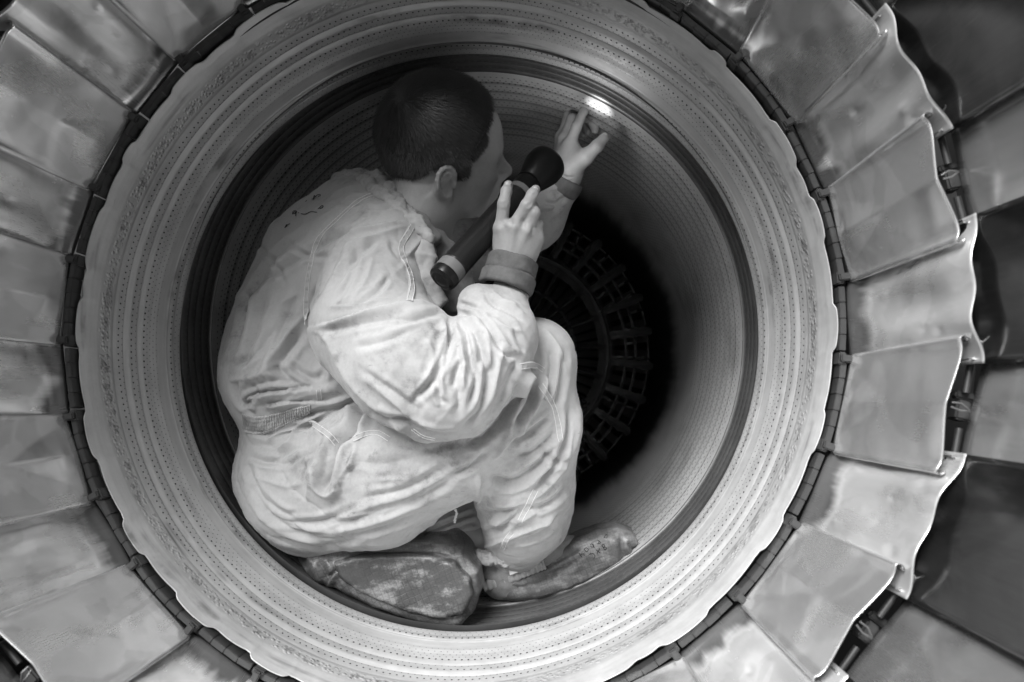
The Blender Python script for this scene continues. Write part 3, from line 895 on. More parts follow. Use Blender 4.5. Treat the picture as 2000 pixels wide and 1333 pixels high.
def head_sdf(p, ear=True):
    q = ((p - HC) @ HM) / HS
    qa = q.copy(); qa[:, 1] = np.abs(qa[:, 1])           # mirrored half
    d = ell(q, (-.006, 0, .004), (.098, .0765, .094))
    d = smin(d, ell(q, (.050, 0, -.008), (.043, .060, .056)), .03)
    d = smin(d, ell(q, (.034, 0, -.064), (.056, .056, .060)), .03)
    d = smin(d, cap(qa, (-.012, .054, -.075), (-.004, .052, -.092), .018, .017), .03)
    d = smin(d, cap(qa, (-.004, .052, -.090), (.070, .014, -.122), .017, .015), .03)
    d = smin(d, ell(qa, (.054, .046, -.050), (.026, .020, .016)), .025)
    d = smin(d, ell(qa, (.040, .040, -.085), (.030, .022, .028)), .025)
    d = smin(d, cap(qa, (.084, .006, -.018), (.070, .044, -.014), .011, .009), .02)
    d = smax(d, -ell(qa, (.098, .033, -.033), (.022, .020, .011)), .014)
    d = smin(d, sph(qa, (.0745, .031, -.034), .0120), .004)
    d = smin(d, cap(qa, (.080, .016, -.0295), (.078, .047, -.033), .0048, .004), .006)   # upper lid
    d = smin(d, cap(q, (.088, 0, -.024), (.110, 0, -.056), .0080, .0105), .012)
    d = smin(d, sph(q, (.112, 0, -.060), .0105), .008)
    d = smin(d, ell(qa, (.100, .012, -.064), (.011, .0075, .0075)), .007)
    d = smax(d, -sph(qa, (.104, .0065, -.0725), .0042), .004)
    d = smin(d, ell(q, (.082, 0, -.088), (.020, .026, .022)), .02)
    d = smin(d, cap(qa, (.100, 0, -.0845), (.088, .020, -.088), .0055, .003), .006)
    d = smin(d, cap(qa, (.098, 0, -.0945), (.087, .018, -.092), .0060, .003), .006)
    d = smin(d, sph(q, (.080, 0, -.120), .017), .02)
    # ear
    e = None
    def arc(c, rr, rz, a0, a1, lat, rad, n=7, rad2=None):
        pts = []
        for i in range(n):
            a = R_(a0 + (a1 - a0) * i / (n - 1)); pts.append((np.array([c[0] + rr * math.cos(a), lat[0] + (lat[1] - lat[0]) * i / (n - 1), c[1] + rz * math.sin(a)]), rad if rad2 is None else rad + (rad2 - rad) * i / (n - 1)))
        return pts
    near = (np.abs(q[:, 0] + .006) < .05) & (qa[:, 1] > .05) & (np.abs(q[:, 2] + .045) < .06)
    if ear and near.any():
        EC = np.array([-.004, .078, -.045], dtype=q.dtype); ES = .86
        s = (qa[near] - EC) / ES + EC
        e = chain(s, arc((-.010, -.036), .018, .024, -10, 200, (.074, .0885), .0034, 9, .0044), .003)      # helix
        e = smin(e, chain(s, arc((-.008, -.040), .020, .030, 200, 262, (.0885, .078), .0044, 6, .0048), .003), .004)
        e = smin(e, ell(s, (-.0045, .0765, -.0705), (.0080, .0055, .0095)), .005)                          # lobe
        e = smin(e, chain(s, arc((-.008, -.043), .0115, .019, 60, 250, (.080, .080), .0028, 8), .003), .003)   # antihelix
        e = smin(e, ell(s, (-.010, .0755, -.045), (.017, .0045, .026)), .006)                              # shell
        e = smin(e, ell(s, (.0062, .0785, -.049), (.0042, .0042, .0066)), .004)                            # tragus
        e = smax(e, -ell(s, (-.001, .0870, -.050), (.0085, .0125, .0135)), .004)                            # concha
        e = smax(e, -ell(s, (-.004, .0870, -.028), (.009, .006, .0055)), .003)
        d[near] = smin(d[near], e * ES, .006)
    return d * HS

# ---- hands
def finger(p, pts, radii, k=.004):
    return chain(p, list(zip([np.asarray(x) for x in pts], radii)), k)
mm = .001
def hand_right(p):
    W = P(1000, 528, 1.035)
    kn = [P(979, 447, 1.014), P(1005, 443, 1.004), P(1030, 450, 1.006), P(1048, 466, 1.020)]
    d = chain(p, [(P(996, 580, 1.03), .026), (W, .0255)], .01)
    cm = [P(988, 512, 1.032), P(998, 510, 1.024), P(1009, 510, 1.026), P(1018, 512, 1.034)]
    for a, b in zip(cm, kn): d = smin(d, cap(p, a, b, .0155, .0118), .016)
    d = smin(d, ell(p, P(1008, 478, 1.030), (.030, .015, .034)), .02)
    for b in kn[:3]: d = smin(d, sph(p, b + np.array([0, -.0035, .001]), .0088), .008)
    fi = [finger(p, [kn[0], P(984, 398, .998), P(989, 374, 1.004), P(993, 362, 1.015)], [.0104, .0090, .0082, .0072]),
          finger(p, [kn[1], P(1029, 402, .990), P(1040, 380, .998), P(1046, 371, 1.010)], [.0106, .0094, .0084, .0072]),
          finger(p, [kn[2], P(1042, 416, .996), P(1040, 404, 1.018), P(1036, 398, 1.036)], [.0105, .0094, .0084, .0074]),
          finger(p, [kn[3], P(1049, 438, 1.012), P(1043, 428, 1.034), P(1036, 424, 1.050)], [.0092, .0082, .0075, .0068])]
    fg = fi[0]
    for x in fi[1:]: fg = smin(fg, x, .0025)
    d = smin(d, fg, .004)
    th = finger(p, [P(980, 500, 1.05), P(962, 462, 1.078), P(966, 430, 1.105), P(980, 408, 1.118)], [.0155, .0125, .0108, .0090])
    d = smin(d, th, .012)
    # tendons
    for a, b in zip(cm[:3], kn[:3]):
        d = smin(d, cap(p, a + np.array([0, -.0150, .006]), b + np.array([0, -.0108, -.004]), .0028, .0032), .006)
    return d
def hand_left(p):
    W = P(1106, 352, 1.285)
    d = chain(p, [(P(1078, 400, 1.30), .027), (W, .0265)], .01)
    kn = [P(1113, 283, 1.262), P(1103, 272, 1.286), P(1097, 268, 1.308), P(1096, 272, 1.33)]
    cm = [P(1116, 336, 1.270), P(1108, 336, 1.285), P(1102, 336, 1.30), P(1099, 338, 1.312)]
    for a, b in zip(cm, kn): d = smin(d, cap(p, a, b, .0165, .0128), .016)
    d = smin(d, ell(p, P(1112, 318, 1.282), (.027, .024, .032)), .02)
    fi = [finger(p, [kn[0], P(1127, 246, 1.250), P(1140, 218, 1.262), P(1149, 203, 1.276)], [.0110, .0092, .0083, .0070]),
          finger(p, [kn[1], P(1117, 232, 1.285), P(1148, 232, 1.312), P(1161, 247, 1.318), P(1162, 255, 1.318)], [.0108, .0094, .0086, .0080, .0074]),
          finger(p, [kn[2], P(1110, 226, 1.312), P(1138, 238, 1.335), P(1148, 258, 1.335)], [.0102, .0090, .0083, .0075]),
          finger(p, [kn[3], P(1108, 230, 1.332), P(1130, 245, 1.352), P(1139, 262, 1.352)], [.0105, .0092, .0085, .0078])]
    fg = fi[0]
    for x in fi[1:]: fg = smin(fg, x, .0025)
    d = smin(d, fg, .007)
    th = finger(p, [P(1115, 330, 1.262), P(1146, 306, 1.236), P(1166, 286, 1.226), P(1180, 270, 1.224)], [.0175, .0132, .0115, .0090])
    d = smin(d, th, .016)
    d = smin(d, cap(p, P(1124, 300, 1.262), P(1140, 306, 1.246), .011, .011), .018)
    return d
NECK = P(800, 458, 1.16)
SH_R, SH_L = P(760, 520, 1.09), P(830, 470, 1.34)
EL_R, EL_L = P(885, 765, .97), P(975, 500, 1.38)
HIP_R, HIP_L = P(640, 930, 1.13), P(660, 920, 1.27)
KN_R, KN_L = P(1040, 700, 1.085), P(1010, 985, 1.34)
AN_R, AN_L = P(985, 1105, 1.215), P(870, 1075, 1.175)
def body_sdf(p):
    d = local(p, HC + HM @ np.array([.01, 0, -.03]), .165, head_sdf)
    nk = cap(p, H(-.024, 0, -.055), P(820, 418, 1.125), .052, .050)
    nk = smin(nk, cap(p, P(820, 418, 1.125), NECK, .050, .056), .03)
    d = smin(d, nk, .022)
    t = chain(p, [(NECK, .07), (P(650, 560, 1.2), .085), (P(620, 720, 1.2), .09), (P(630, 900, 1.2), .085)], .03)
    t = smin(t, cap(p, SH_R, SH_L, .05, .05), .04)
    t = smin(t, chain(p, [(SH_R, .045), (EL_R, .038), (P(996, 580, 1.03), .026)], .02), .02)
    t = smin(t, chain(p, [(SH_L, .045), (EL_L, .036), (P(1078, 400, 1.30), .027)], .02), .02)
    t = smin(t, chain(p, [(HIP_R, .07), (KN_R, .05), (AN_R, .036), (P(1150, 1105, 1.24), .03)], .02), .03)
    t = smin(t, chain(p, [(HIP_L, .07), (KN_L, .05), (AN_L, .036), (P(760, 1120, 1.15), .03)], .02), .03)
    d = smin(d, t, .025)
    d = smin(d, local(p, P(1005, 460, 1.03), .115, hand_right), .01)
    d = smin(d, local(p, P(1120, 300, 1.28), .125, hand_left), .01)
    return d
v, f = sdf_mesh(body_sdf, (-.50, -.11, -.50), (.40, .62, .44), .0022)
n = vnormals(v, f); px = px_of(v)
# knuckle and finger-joint creases on the near hand, wrist creases on the far one
disp = np.zeros(len(v))
for pts, w, A in [([(1028, 406), (1038, 400)], 2, .0009), ([(1029, 402), (1039, 396)], 2, .0008), ([(976, 398), (991, 396)], 2, .0008), ([(977, 402), (991, 400)], 2, .0007), ([(1038, 383), (1048, 379)], 2, .0007),
                  ([(1096, 340), (1108, 347), (1122, 346)], 2.5, .0014), ([(1098, 348), (1110, 354), (1122, 352)], 2.5, .0012), ([(995, 425), (1000, 441)], 5, .0016), ([(1022, 425), (1021, 446)], 4, .0014), ([(1043, 440), (1040, 460)], 4, .0012)]:
    disp += fold(v, n, px, pts, w, A * 1.8)
v = v + n * disp[:, None]
person = mesh_obj('person', v, f, M_SKIN)
tag(person, 'crouching person in pale coveralls inspecting the liner, one finger pointing at a spot of light', 'person')
BODY_V, BODY_N, BODY_F = v, n, f

def nail(tip_px, back_px, d, w=.0052, lift=.0066):
    A = P(*back_px, d); B = P(*tip_px, d); t = (B - A); L = np.linalg.norm(t); t /= L
    n_ = CAM_POS - A; n_ -= t * (n_ @ t); n_ /= np.linalg.norm(n_); b_ = np.cross(t, n_); vv = []; ff = []
    for i in range(9):
        a = i / 8; ww = w * math.sqrt(max(.05, 1 - (2 * a - 1) ** 6)) * (.9 + .1 * a)
        for j in range(7):
            c = (j / 6 - .5) * 2; vv.append(A + t * L * a + b_ * ww * c + n_ * (lift - .0028 * c * c))
    for i in range(8):
        for j in range(6): ff.append((i * 7 + j, i * 7 + j + 1, i * 7 + 8 + j, i * 7 + 7 + j))
    o = mesh_obj('fingernail', vv, ff, M_NAIL, person); m_ = o.modifiers.new('thick', 'SOLIDIFY'); m_.thickness = .0006; m_.offset = -1
M_NAIL = mat_simple('fingernail', .5, .28, 0, .05)
nail((993, 357), (990, 369), 1.008, .0058, .0072); nail((1047, 367), (1042, 378), 1.003, .0058, .0072)
nail((1184, 263), (1175, 275), 1.224, .0066, .0082); nail((1150, 200), (1144, 211), 1.269, .0050, .0058)

# ---- hair: short dark crop, a fitted cap with thousands of strands
def hair_region(q):
    """>0 where hair grows; q: head coordinates"""
    f_, r_, u_ = q[:, 0], np.abs(q[:, 1]), q[:, 2]
    line = np.where(f_ > .030, -.002 + (f_ - .030) * 1.5, np.where(f_ > .004, -.040 + (f_ - .004) * 1.2, np.where(f_ > -.034, -.022 + (.004 - f_) * -.2 , -.034 - (-.034 - f_) * 1.75)))
    line = np.where((f_ <= .030) & (f_ > .010), -.044, line)      # sideburn
    return u_ - np.maximum(line, -.088)
def cap_sdf(p):
    q = ((p - HC) @ HM) / HS
    reg = hair_region(q)
    d = head_sdf(p, False) - (.0008 + .0052 * smoothstep(0, .035, reg))
    return smax(d, -reg * .8 * HS, .006)
hv, hf = sdf_mesh(cap_sdf, HC - .16, HC + .16, .003)
hair = mesh_obj('hair', hv, hf, M_HAIR, person)
hair['label'] = 'short dark cropped hair with a whorl at the crown'
hn = vnormals(hv, hf)
q = ((hv - HC) @ HM) / HS
ok = np.nonzero((hair_region(q) > -.002) & (np.einsum('ij,ij->i', hn, hv - HC) > 0))[0]
rg = np.random.default_rng(11)
pick = rg.choice(ok, 44000)
root = hv[pick] + rg.normal(0, .0012, (len(pick), 3)); nn = hn[pick]; qq = q[pick]
bq = ((BODY_V - HC) @ HM) / HS; br = hair_region(bq)                # stray hairs below the hairline
fr = np.nonzero((br < .004) & (br > -.010) & (np.linalg.norm(bq, axis=1) < .14) & ((bq[:, 0] < -.05) & (bq[:, 2] > -.09) & (np.abs(bq[:, 1]) < .058) | ((bq[:, 2] > -.02) & (bq[:, 0] < .05) & (np.abs(bq[:, 0] + .004) > .022))))[0]
fr = rg.choice(fr, 7000); fr = fr[rg.uniform(0, 1, len(fr)) < np.clip(1 + br[fr] / .010, 0, 1)]
root = np.concatenate([root, BODY_V[fr] + rg.normal(0, .0008, (len(fr), 3))]); nn = np.concatenate([nn, BODY_N[fr]]); qq = np.concatenate([qq, bq[fr]]); pick = np.concatenate([pick, fr])
WH = np.array([-.072, .022, .070])                                  # whorl
WD = HM @ WH
away = root - (HC + WD * HS); away /= np.linalg.norm(away, axis=1)[:, None]
swirl = np.cross(nn, away) * np.exp(-np.linalg.norm(qq - WH, axis=1) / .035)[:, None]
dirn = away + .8 * swirl + rg.normal(0, .13, (len(pick), 3)) + (HM @ np.array([.05, 0, -.35]))
dirn -= nn * np.einsum('ij,ij->i', dirn, nn)[:, None]; dirn /= np.linalg.norm(dirn, axis=1)[:, None]
top = np.clip((qq[:, 2] + .02) / .08, 0, 1)
L = (.006 + .014 * top) * rg.uniform(.6, 1.25, len(pick)) * HS
lift = .22 - .12 * top
p0 = root - nn * .003; p1 = root + dirn * (L * .55)[:, None] + nn * (L * lift)[:, None]; p2 = root + dirn * L[:, None] + nn * (L * lift * .9)[:, None] - np.array([0, 0, .0007])
side = np.cross(dirn, nn); wd = .0003 * rg.uniform(.7, 1.4, len(pick))[:, None]
vs = np.stack([p0 - side * wd, p0 + side * wd, p1 + side * wd * .8, p1 - side * wd * .8, p2 + side * wd * .15, p2 - side * wd * .15], 1).reshape(-1, 3)
b6 = np.arange(len(pick))[:, None] * 6
fs = np.concatenate([b6 + np.array([0, 1, 2, 3]), b6 + np.array([3, 2, 4, 5])])
clip_ = (qq[:, 2] + rg.normal(0, .012, len(qq)) < .000)             # clipped sides are paler than the top
for sel, mt_ in ((~clip_, M_HAIR), (clip_, M_HAIR_SIDE)):
    k_ = int(sel.sum()); b6 = np.arange(k_)[:, None] * 6
    st = mesh_obj('hair_strands', vs.reshape(-1, 6, 3)[sel].reshape(-1, 3), np.concatenate([b6 + np.array([0, 1, 2, 3]), b6 + np.array([3, 2, 4, 5])]), mt_, hair); st['kind'] = 'stuff'
# eyebrow on the near side
eb_ = MB()
for i in range(90):
    t_ = rg.uniform(0, 1); a_ = np.array([.0945 - .016 * t_, .012 + .034 * t_, -.0125 + .004 * t_ + rg.normal(0, .0018)])
    a_ += np.array([.0035, .0020, 0]); w_ = a_ + np.array([-.0035, .006, .0020]) * rg.uniform(.7, 1.3)
    eb_.tube([H(*a_), H(*w_)], [.0004, .0001], 3)
eb_.build('eyebrow', M_HAIR, person)['kind'] = 'stuff'
ls_ = MB(); ls_.tube([H(.0885, .021, -.0300), H(.0875, .030, -.0295), H(.0835, .039, -.0310), H(.0785, .046, -.0345)], [.0006, .0012, .0012, .0005], 6); ls_.build('eyelashes', M_HAIR, person)

# ---- coverall
def arm_r(p):
    d = chain(p, [S(735, 560, 1.06, 112), S(718, 640, 1.015, 100), S(800, 715, .97, 110), S(868, 758, .955, 92)], .05)
    fo = chain(p, [S(888, 764, .955, 90), S(945, 705, .965, 82), S(982, 655, .985, 60), S(986, 600, 1.015, 48)], .03)
    fo = smin(fo, sph(p, *S(934, 596, .99, 42)), .02)
    return smin(d, fo, .018)
def leg_r(p):
    d = chain(p, [S(610, 945, 1.15, 138), S(740, 925, 1.10, 128), S(880, 860, 1.07, 108), S(985, 770, 1.07, 96), S(1042, 703, 1.085, 80)], .05)
    s = chain(p, [S(1042, 703, 1.085, 80), S(1032, 840, 1.10, 92), S(1022, 950, 1.135, 90), S(1024, 1010, 1.17, 76), S(1010, 1055, 1.195, 58)], .04)
    return smin(d, s, .016)
def leg_l(p):
    return chain(p, [S(690, 950, 1.27, 110), S(930, 930, 1.34, 85), S(1000, 985, 1.34, 75), S(930, 1012, 1.26, 58), S(868, 1035, 1.20, 52)], .03)
def torso(p):
    d = chain(p, [S(780, 470, 1.17, 74), S(702, 424, 1.19, 74), S(640, 512, 1.20, 112), S(606, 640, 1.20, 132), S(590, 735, 1.18, 140), S(604, 815, 1.19, 112)], .06)
    d = smin(d, chain(p, [S(715, 424, 1.13, 70), S(772, 468, 1.075, 50)], .03), .03)
    d = smin(d, chain(p, [S(748, 515, 1.075, 102), S(700, 530, 1.15, 120), S(800, 480, 1.33, 95)], .05), .05)
    d = smin(d, chain(p, [S(600, 745, 1.16, 128), S(720, 760, 1.14, 100)], .04), .03)
    d = smin(d, chain(p, [S(800, 560, 1.18, 85), S(800, 680, 1.17, 95)], .04), .03)
    pel = chain(p, [S(604, 830, 1.19, 106), S(616, 928, 1.19, 145), S(640, 960, 1.16, 112)], .06)
    return smin(d, pel, .022)
def arm_l(p):
    return chain(p, [S(830, 470, 1.34, 80), S(960, 480, 1.38, 70), S(1045, 425, 1.33, 54), S(1085, 372, 1.30, 44)], .03)
def cover_sdf(p):
    d = torso(p)
    d = smin(d, leg_l(p), .012)
    d = smin(d, arm_l(p), .02)
    d = smin(d, leg_r(p), .010)
    d = smin(d, arm_r(p), .010)
    # keep clear of the duct wall
    wall = np.hypot(p[:, 0], p[:, 2]) - .462
    return smax(d, wall, .012)
cv, cf = sdf_mesh(cover_sdf, (-.50, -.11, -.50), (.40, .62, .44), .0022)
cn = vnormals(cv, cf); cpx = px_of(cv)
FOLDS = [
 # (points, width px, amplitude m, kind) -- upper back and shoulder
 ([(500, 560), (560, 520), (640, 470), (700, 440)], 9, .004, 'valley'),
 ([(470, 600), (500, 560), (540, 500), (600, 450)], 9, .004, 'valley'),
 ([(640, 392), (690, 372), (730, 366)], 7, .0035, 'valley'),
 ([(600, 430), (660, 395), (715, 385)], 6, .003, 'valley'),
 ([(645, 398), (690, 400), (720, 390)], 5, .003, 'valley'),
 ([(712, 404), (740, 408), (775, 402)], 5, .003, 'valley'),
 ([(680, 460), (720, 446), (790, 433)], 7, .005, 'step'),
 ([(650, 505), (690, 480), (740, 462), (800, 440)], 8, .0035, 'ridge'),
 ([(655, 560), (690, 510), (740, 470)], 9, .004, 'valley'),
 ([(610, 590), (650, 520), (678, 470)], 8, .003, 'valley'),
 ([(760, 470), (775, 500), (800, 515)], 7, .003, 'valley'),
 ([(790, 505), (810, 480), (828, 460)], 8, .004, 'ridge'),
 # flank
 ([(600, 640), (560, 690), (545, 720), (575, 745)], 12, .007, 'valley'),
 ([(610, 600), (570, 650), (520, 720), (500, 750)], 14, .005, 'ridge'),
 ([(590, 560), (560, 620), (530, 690)], 12, .004, 'valley'),
 ([(520, 560), (500, 640), (470, 720)], 12, .0045, 'valley'),
 ([(480, 560), (475, 620), (455, 700)], 10, .004, 'valley'),
 ([(640, 720), (620, 740), (590, 730), (560, 705)], 9, .005, 'valley'),
 ([(660, 690), (640, 740), (670, 765)], 9, .005, 'ridge'),
 ([(470, 740), (460, 765), (475, 790), (500, 770), (480, 745)], 8, .004, 'valley'),
 # overhang of the blouse above the waist
 ([(480, 790), (490, 775), (560, 763), (640, 752), (690, 730)], 11, .0055, 'step'),
 ([(520, 800), (600, 772), (680, 762), (720, 762)], 9, .0035, 'ridge'),
 ([(510, 795), (560, 785), (640, 783), (710, 768)], 8, .004, 'step'),
 ([(488, 775), (480, 800), (500, 812)], 7, .003, 'valley'),
 ([(560, 820), (640, 800), (720, 772)], 7, .005, 'valley'),
 # waist to hip
 ([(480, 835), (520, 850), (560, 842), (600, 815)], 8, .003, 'valley'),
 ([(520, 872), (540, 850), (575, 840), (570, 868), (530, 884)], 9, .007, 'ridge'),
 ([(566, 850), (610, 828), (680, 790), (720, 772)], 7, .006, 'valley'),
 ([(600, 860), (660, 820), (700, 795)], 10, .005, 'ridge'),
 # the deep pocket fold
 ([(712, 790), (690, 840), (655, 870), (640, 930), (635, 960)], 12, .013, 'valley'),
 ([(700, 860), (680, 930), (650, 965), (625, 950), (620, 900)], 13, .009, 'ridge'),
 ([(640, 860), (632, 910), (628, 945)], 10, .006, 'valley'),
 ([(735, 795), (722, 815), (700, 850)], 9, .007, 'ridge'),
 ([(730, 800), (760, 815), (800, 818)], 8, .005, 'valley'),
 ([(600, 880), (612, 930), (600, 990)], 14, .004, 'ridge'),
 ([(480, 900), (500, 960), (545, 1000), (580, 1010)], 9, .005, 'valley'),
 ([(475, 940), (520, 1000), (570, 1035), (640, 1045)], 9, .004, 'valley'),
 ([(500, 980), (540, 1015), (620, 1020), (700, 990)], 9, .004, 'valley'),
 ([(560, 1040), (650, 1050), (740, 1030), (830, 1000)], 9, .004, 'valley'),
 ([(620, 1030), (720, 1005), (820, 970), (900, 925)], 10, .0035, 'valley'),
 ([(480, 890), (530, 900), (590, 870)], 8, .003, 'valley'),
 ([(540, 1050), (620, 1065), (720, 1050)], 7, .0035, 'valley'),
 # sleeve edge against the flank
 ([(600, 648), (640, 660), (680, 740), (740, 800), (820, 850), (870, 852)], 12, .007, 'ridge'),
 ([(600, 640), (700, 618), (790, 598), (850, 596)], 8, .0075, 'step'),
 ([(610, 655), (680, 640), (760, 625), (860, 622)], 9, .0045, 'valley'),
 ([(760, 640), (820, 622), (865, 612)], 8, .004, 'valley'),
 ([(875, 615), (880, 650), (868, 700), (845, 745), (800, 790)], 9, .007, 'valley'),
 ([(868, 640), (872, 680), (858, 730)], 8, .006, 'ridge'),
 ([(855, 740), (858, 770), (868, 790)], 7, .006, 'valley'),
 ([(868, 690), (862, 740), (866, 795)], 7, .005, 'ridge'),
 ([(905, 700), (890, 730), (882, 760)], 7, .005, 'valley'),
 ([(885, 730), (895, 770), (890, 810)], 9, .004, 'valley'),
 ([(890, 630), (910, 650), (918, 700), (926, 740)], 8, .007, 'valley'),
 ([(905, 625), (930, 660), (945, 710), (948, 740)], 8, .006, 'valley'),
 ([(915, 620), (945, 640), (955, 690), (953, 730)], 9, .006, 'ridge'),
 ([(930, 615), (960, 650), (985, 690), (1010, 700)], 8, .007, 'valley'),
 ([(945, 575), (965, 595), (1000, 610), (1025, 630)], 7, .005, 'valley'),
 ([(955, 565), (985, 590), (1015, 600)], 7, .004, 'ridge'),
 ([(893, 590), (920, 600), (945, 608)], 6, .004, 'valley'),
 ([(900, 612), (930, 618), (950, 606)], 7, .006, 'valley'),
 ([(960, 700), (950, 745), (935, 800), (900, 840)], 10, .006, 'valley'),
 ([(985, 665), (970, 720), (955, 770), (925, 825)], 11, .006, 'ridge'),
 ([(1010, 700), (990, 745), (970, 790)], 9, .004, 'valley'),
 ([(810, 830), (850, 845), (900, 845)], 8, .004, 'valley'),
 ([(780, 690), (800, 740), (840, 800)], 16, .003, 'valley'),
 # thigh and knee
 ([(900, 870), (950, 850), (1000, 780), (1010, 740)], 11, .007, 'valley'),
 ([(980, 870), (1005, 800), (1020, 745), (1040, 725)], 11, .008, 'ridge'),
 ([(1010, 860), (1030, 810), (1058, 760), (1062, 730)], 9, .007, 'ridge'),
 ([(1000, 830), (1030, 790), (1045, 745)], 9, .007, 'valley'),
 ([(995, 870), (1040, 840), (1080, 810)], 8, .005, 'valley'),
 ([(1075, 680), (1078, 720), (1065, 780)], 9, .004, 'valley'),
 ([(1100, 690), (1098, 740), (1085, 800)], 9, .004, 'valley'),
 ([(1115, 790), (1112, 850), (1085, 910), (1040, 960)], 10, .008, 'valley'),
 ([(1122, 820), (1105, 890), (1060, 945)], 9, .006, 'ridge'),
 ([(1000, 900), (1050, 880), (1090, 840)], 9, .005, 'valley'),
 ([(950, 930), (1000, 940), (1050, 910), (1090, 870)], 10, .006, 'valley'),
 ([(940, 950), (980, 985), (1030, 980), (1080, 940)], 10, .005, 'ridge'),
 ([(945, 1000), (990, 1000), (1050, 970)], 9, .005, 'valley'),
 ([(940, 1040), (980, 1030), (1020, 1000), (1060, 985)], 8, .005, 'valley'),
 ([(935, 1075), (990, 1050), (1040, 1030), (1085, 1010)], 9, .006, 'ridge'),
 ([(1000, 1060), (1050, 1048), (1095, 1010)], 7, .005, 'valley'),
 ([(935, 920), (932, 960), (940, 1000)], 9, .005, 'ridge'),
 ([(960, 900), (990, 860), (1000, 820)], 10, .005, 'ridge'),
 # far leg
 ([(830, 1040), (880, 1020), (930, 1000)], 6, .004, 'valley'),
 ([(870, 1045), (910, 1025), (935, 1020)], 6, .004, 'valley'),
 ([(1060, 395), (1085, 400), (1105, 385)], 6, .004, 'valley'),
 ([(1050, 420), (1080, 412), (1100, 400)], 6, .004, 'valley'),
 # finer secondary creases
 ([(500, 470), (540, 520), (560, 560)], 7, .0025, 'valley'), ([(560, 470), (600, 500), (650, 500)], 7, .0025, 'valley'),
 ([(700, 470), (690, 530), (660, 590)], 8, .0028, 'valley'), ([(730, 500), (715, 550), (690, 590)], 7, .0025, 'ridge'), ([(760, 540), (740, 570), (700, 600)], 7, .0025, 'valley'),
 ([(640, 600), (700, 600), (770, 585)], 7, .003, 'ridge'), ([(500, 640), (540, 600), (590, 570)], 9, .003, 'ridge'), ([(450, 720), (500, 690), (540, 640)], 9, .0035, 'valley'),
 ([(440, 745), (500, 735), (560, 700)], 9, .004, 'ridge'), ([(460, 770), (520, 745), (590, 748)], 8, .004, 'valley'), ([(540, 660), (520, 720), (530, 760)], 9, .004, 'ridge'),
 ([(630, 680), (650, 720), (690, 745)], 8, .004, 'valley'), ([(500, 900), (560, 905), (610, 880)], 8, .003, 'valley'), ([(490, 930), (560, 950), (600, 940)], 9, .003, 'ridge'),
 ([(680, 900), (760, 905), (850, 880)], 10, .0022, 'valley'), ([(720, 940), (800, 930), (880, 890)], 10, .0024, 'ridge'), ([(700, 975), (790, 955), (880, 905)], 9, .0028, 'valley'), ([(760, 860), (820, 880), (900, 860)], 9, .002, 'valley'),
 ([(640, 1010), (740, 1000), (840, 960)], 8, .0028, 'ridge'), ([(590, 1050), (680, 1040), (780, 1015)], 7, .003, 'ridge'), ([(880, 930), (920, 910), (950, 880)], 8, .004, 'valley'),
 ([(690, 680), (740, 670), (800, 650)], 9, .0025, 'valley'), ([(700, 720), (760, 760), (820, 800)], 9, .003, 'valley'), ([(720, 740), (790, 800), (850, 835)], 8, .003, 'ridge'), ([(830, 660), (845, 700), (830, 760)], 9, .003, 'ridge'),
 ([(900, 660), (905, 720), (900, 770)], 7, .004, 'ridge'), ([(935, 690), (930, 740), (915, 790)], 7, .004, 'valley'), ([(1000, 640), (1015, 670), (1025, 690)], 7, .003, 'valley'), ([(960, 620), (985, 640), (1020, 650)], 7, .003, 'ridge'),
 ([(1060, 640), (1090, 680), (1110, 740)], 8, .003, 'ridge'), ([(1050, 870), (1080, 900), (1110, 900)], 8, .003, 'valley'), ([(960, 960), (1010, 960), (1060, 930)], 8, .004, 'ridge'), ([(1040, 1000), (1080, 980), (1110, 950)], 8, .004, 'valley'), ([(950, 1020), (1000, 1020), (1050, 1000)], 7, .004, 'ridge'),
]
disp = np.zeros(len(cv))
i_s = [i for i, q_ in enumerate(FOLDS) if q_[0][0] == (600, 648)][0]; i_e = [i for i, q_ in enumerate(FOLDS) if q_[0][0] == (900, 870)][0]
for i, (pts, w, A, kind) in enumerate(FOLDS):
    mu, mv = np.mean(pts, axis=0)
    dep = (0, 1.04) if (i_s <= i < i_e) else ((1.035 if mv < 790 else .985, 3) if (mu < 730 and mv > 650) else None)      # sleeve lies in front of the flank
    disp += fold(cv, cn, cpx, pts, w * .72, A * (1.2 if i_s <= i < i_e else 1.6), kind, True, dep)
# loose cloth: broad slack and finer crumples
nz = vnoise(cv * 9 + 3) * .0035
def creases(v, dirs, sc_long, sc_short, seed, pw=7):
    d = np.asarray(dirs, float); d /= np.linalg.norm(d); a = np.cross(d, [.3, .8, .5]); a /= np.linalg.norm(a); b = np.cross(d, a)
    q = np.stack([v @ d * sc_long, v @ a * sc_short, v @ b * sc_short], 1) + seed
    q = q + .35 * np.stack([vnoise(q * .7 + 11), vnoise(q * .7 + 23), vnoise(q * .7 + 37)], 1)
    n_ = vnoise(q); return (1 - np.abs(n_)) ** pw
mask1 = np.clip(vnoise(cv * 9 + 50) * 1.6 + .45, 0, 1); mask2 = np.clip(vnoise(cv * 9 + 80) * 1.6 + .45, 0, 1)
nz += -.0024 * creases(cv, (.8, 0, -.6), 7, 24, 3) * mask1 + .0016 * creases(cv, (.75, .1, .65), 8, 26, 17) * mask2
nz += -.0009 * creases(cv, (.2, .1, 1), 12, 42, 31) * mask2 - .0008 * creases(cv, (1, .1, -.1), 12, 46, 47) * mask1
nz += .0005 * vnoise(cv * 110)
cv = cv + cn * (np.clip(disp, -.020, .016) + nz)[:, None]
cv = smooth_mesh(cv, cf, 1, .5)
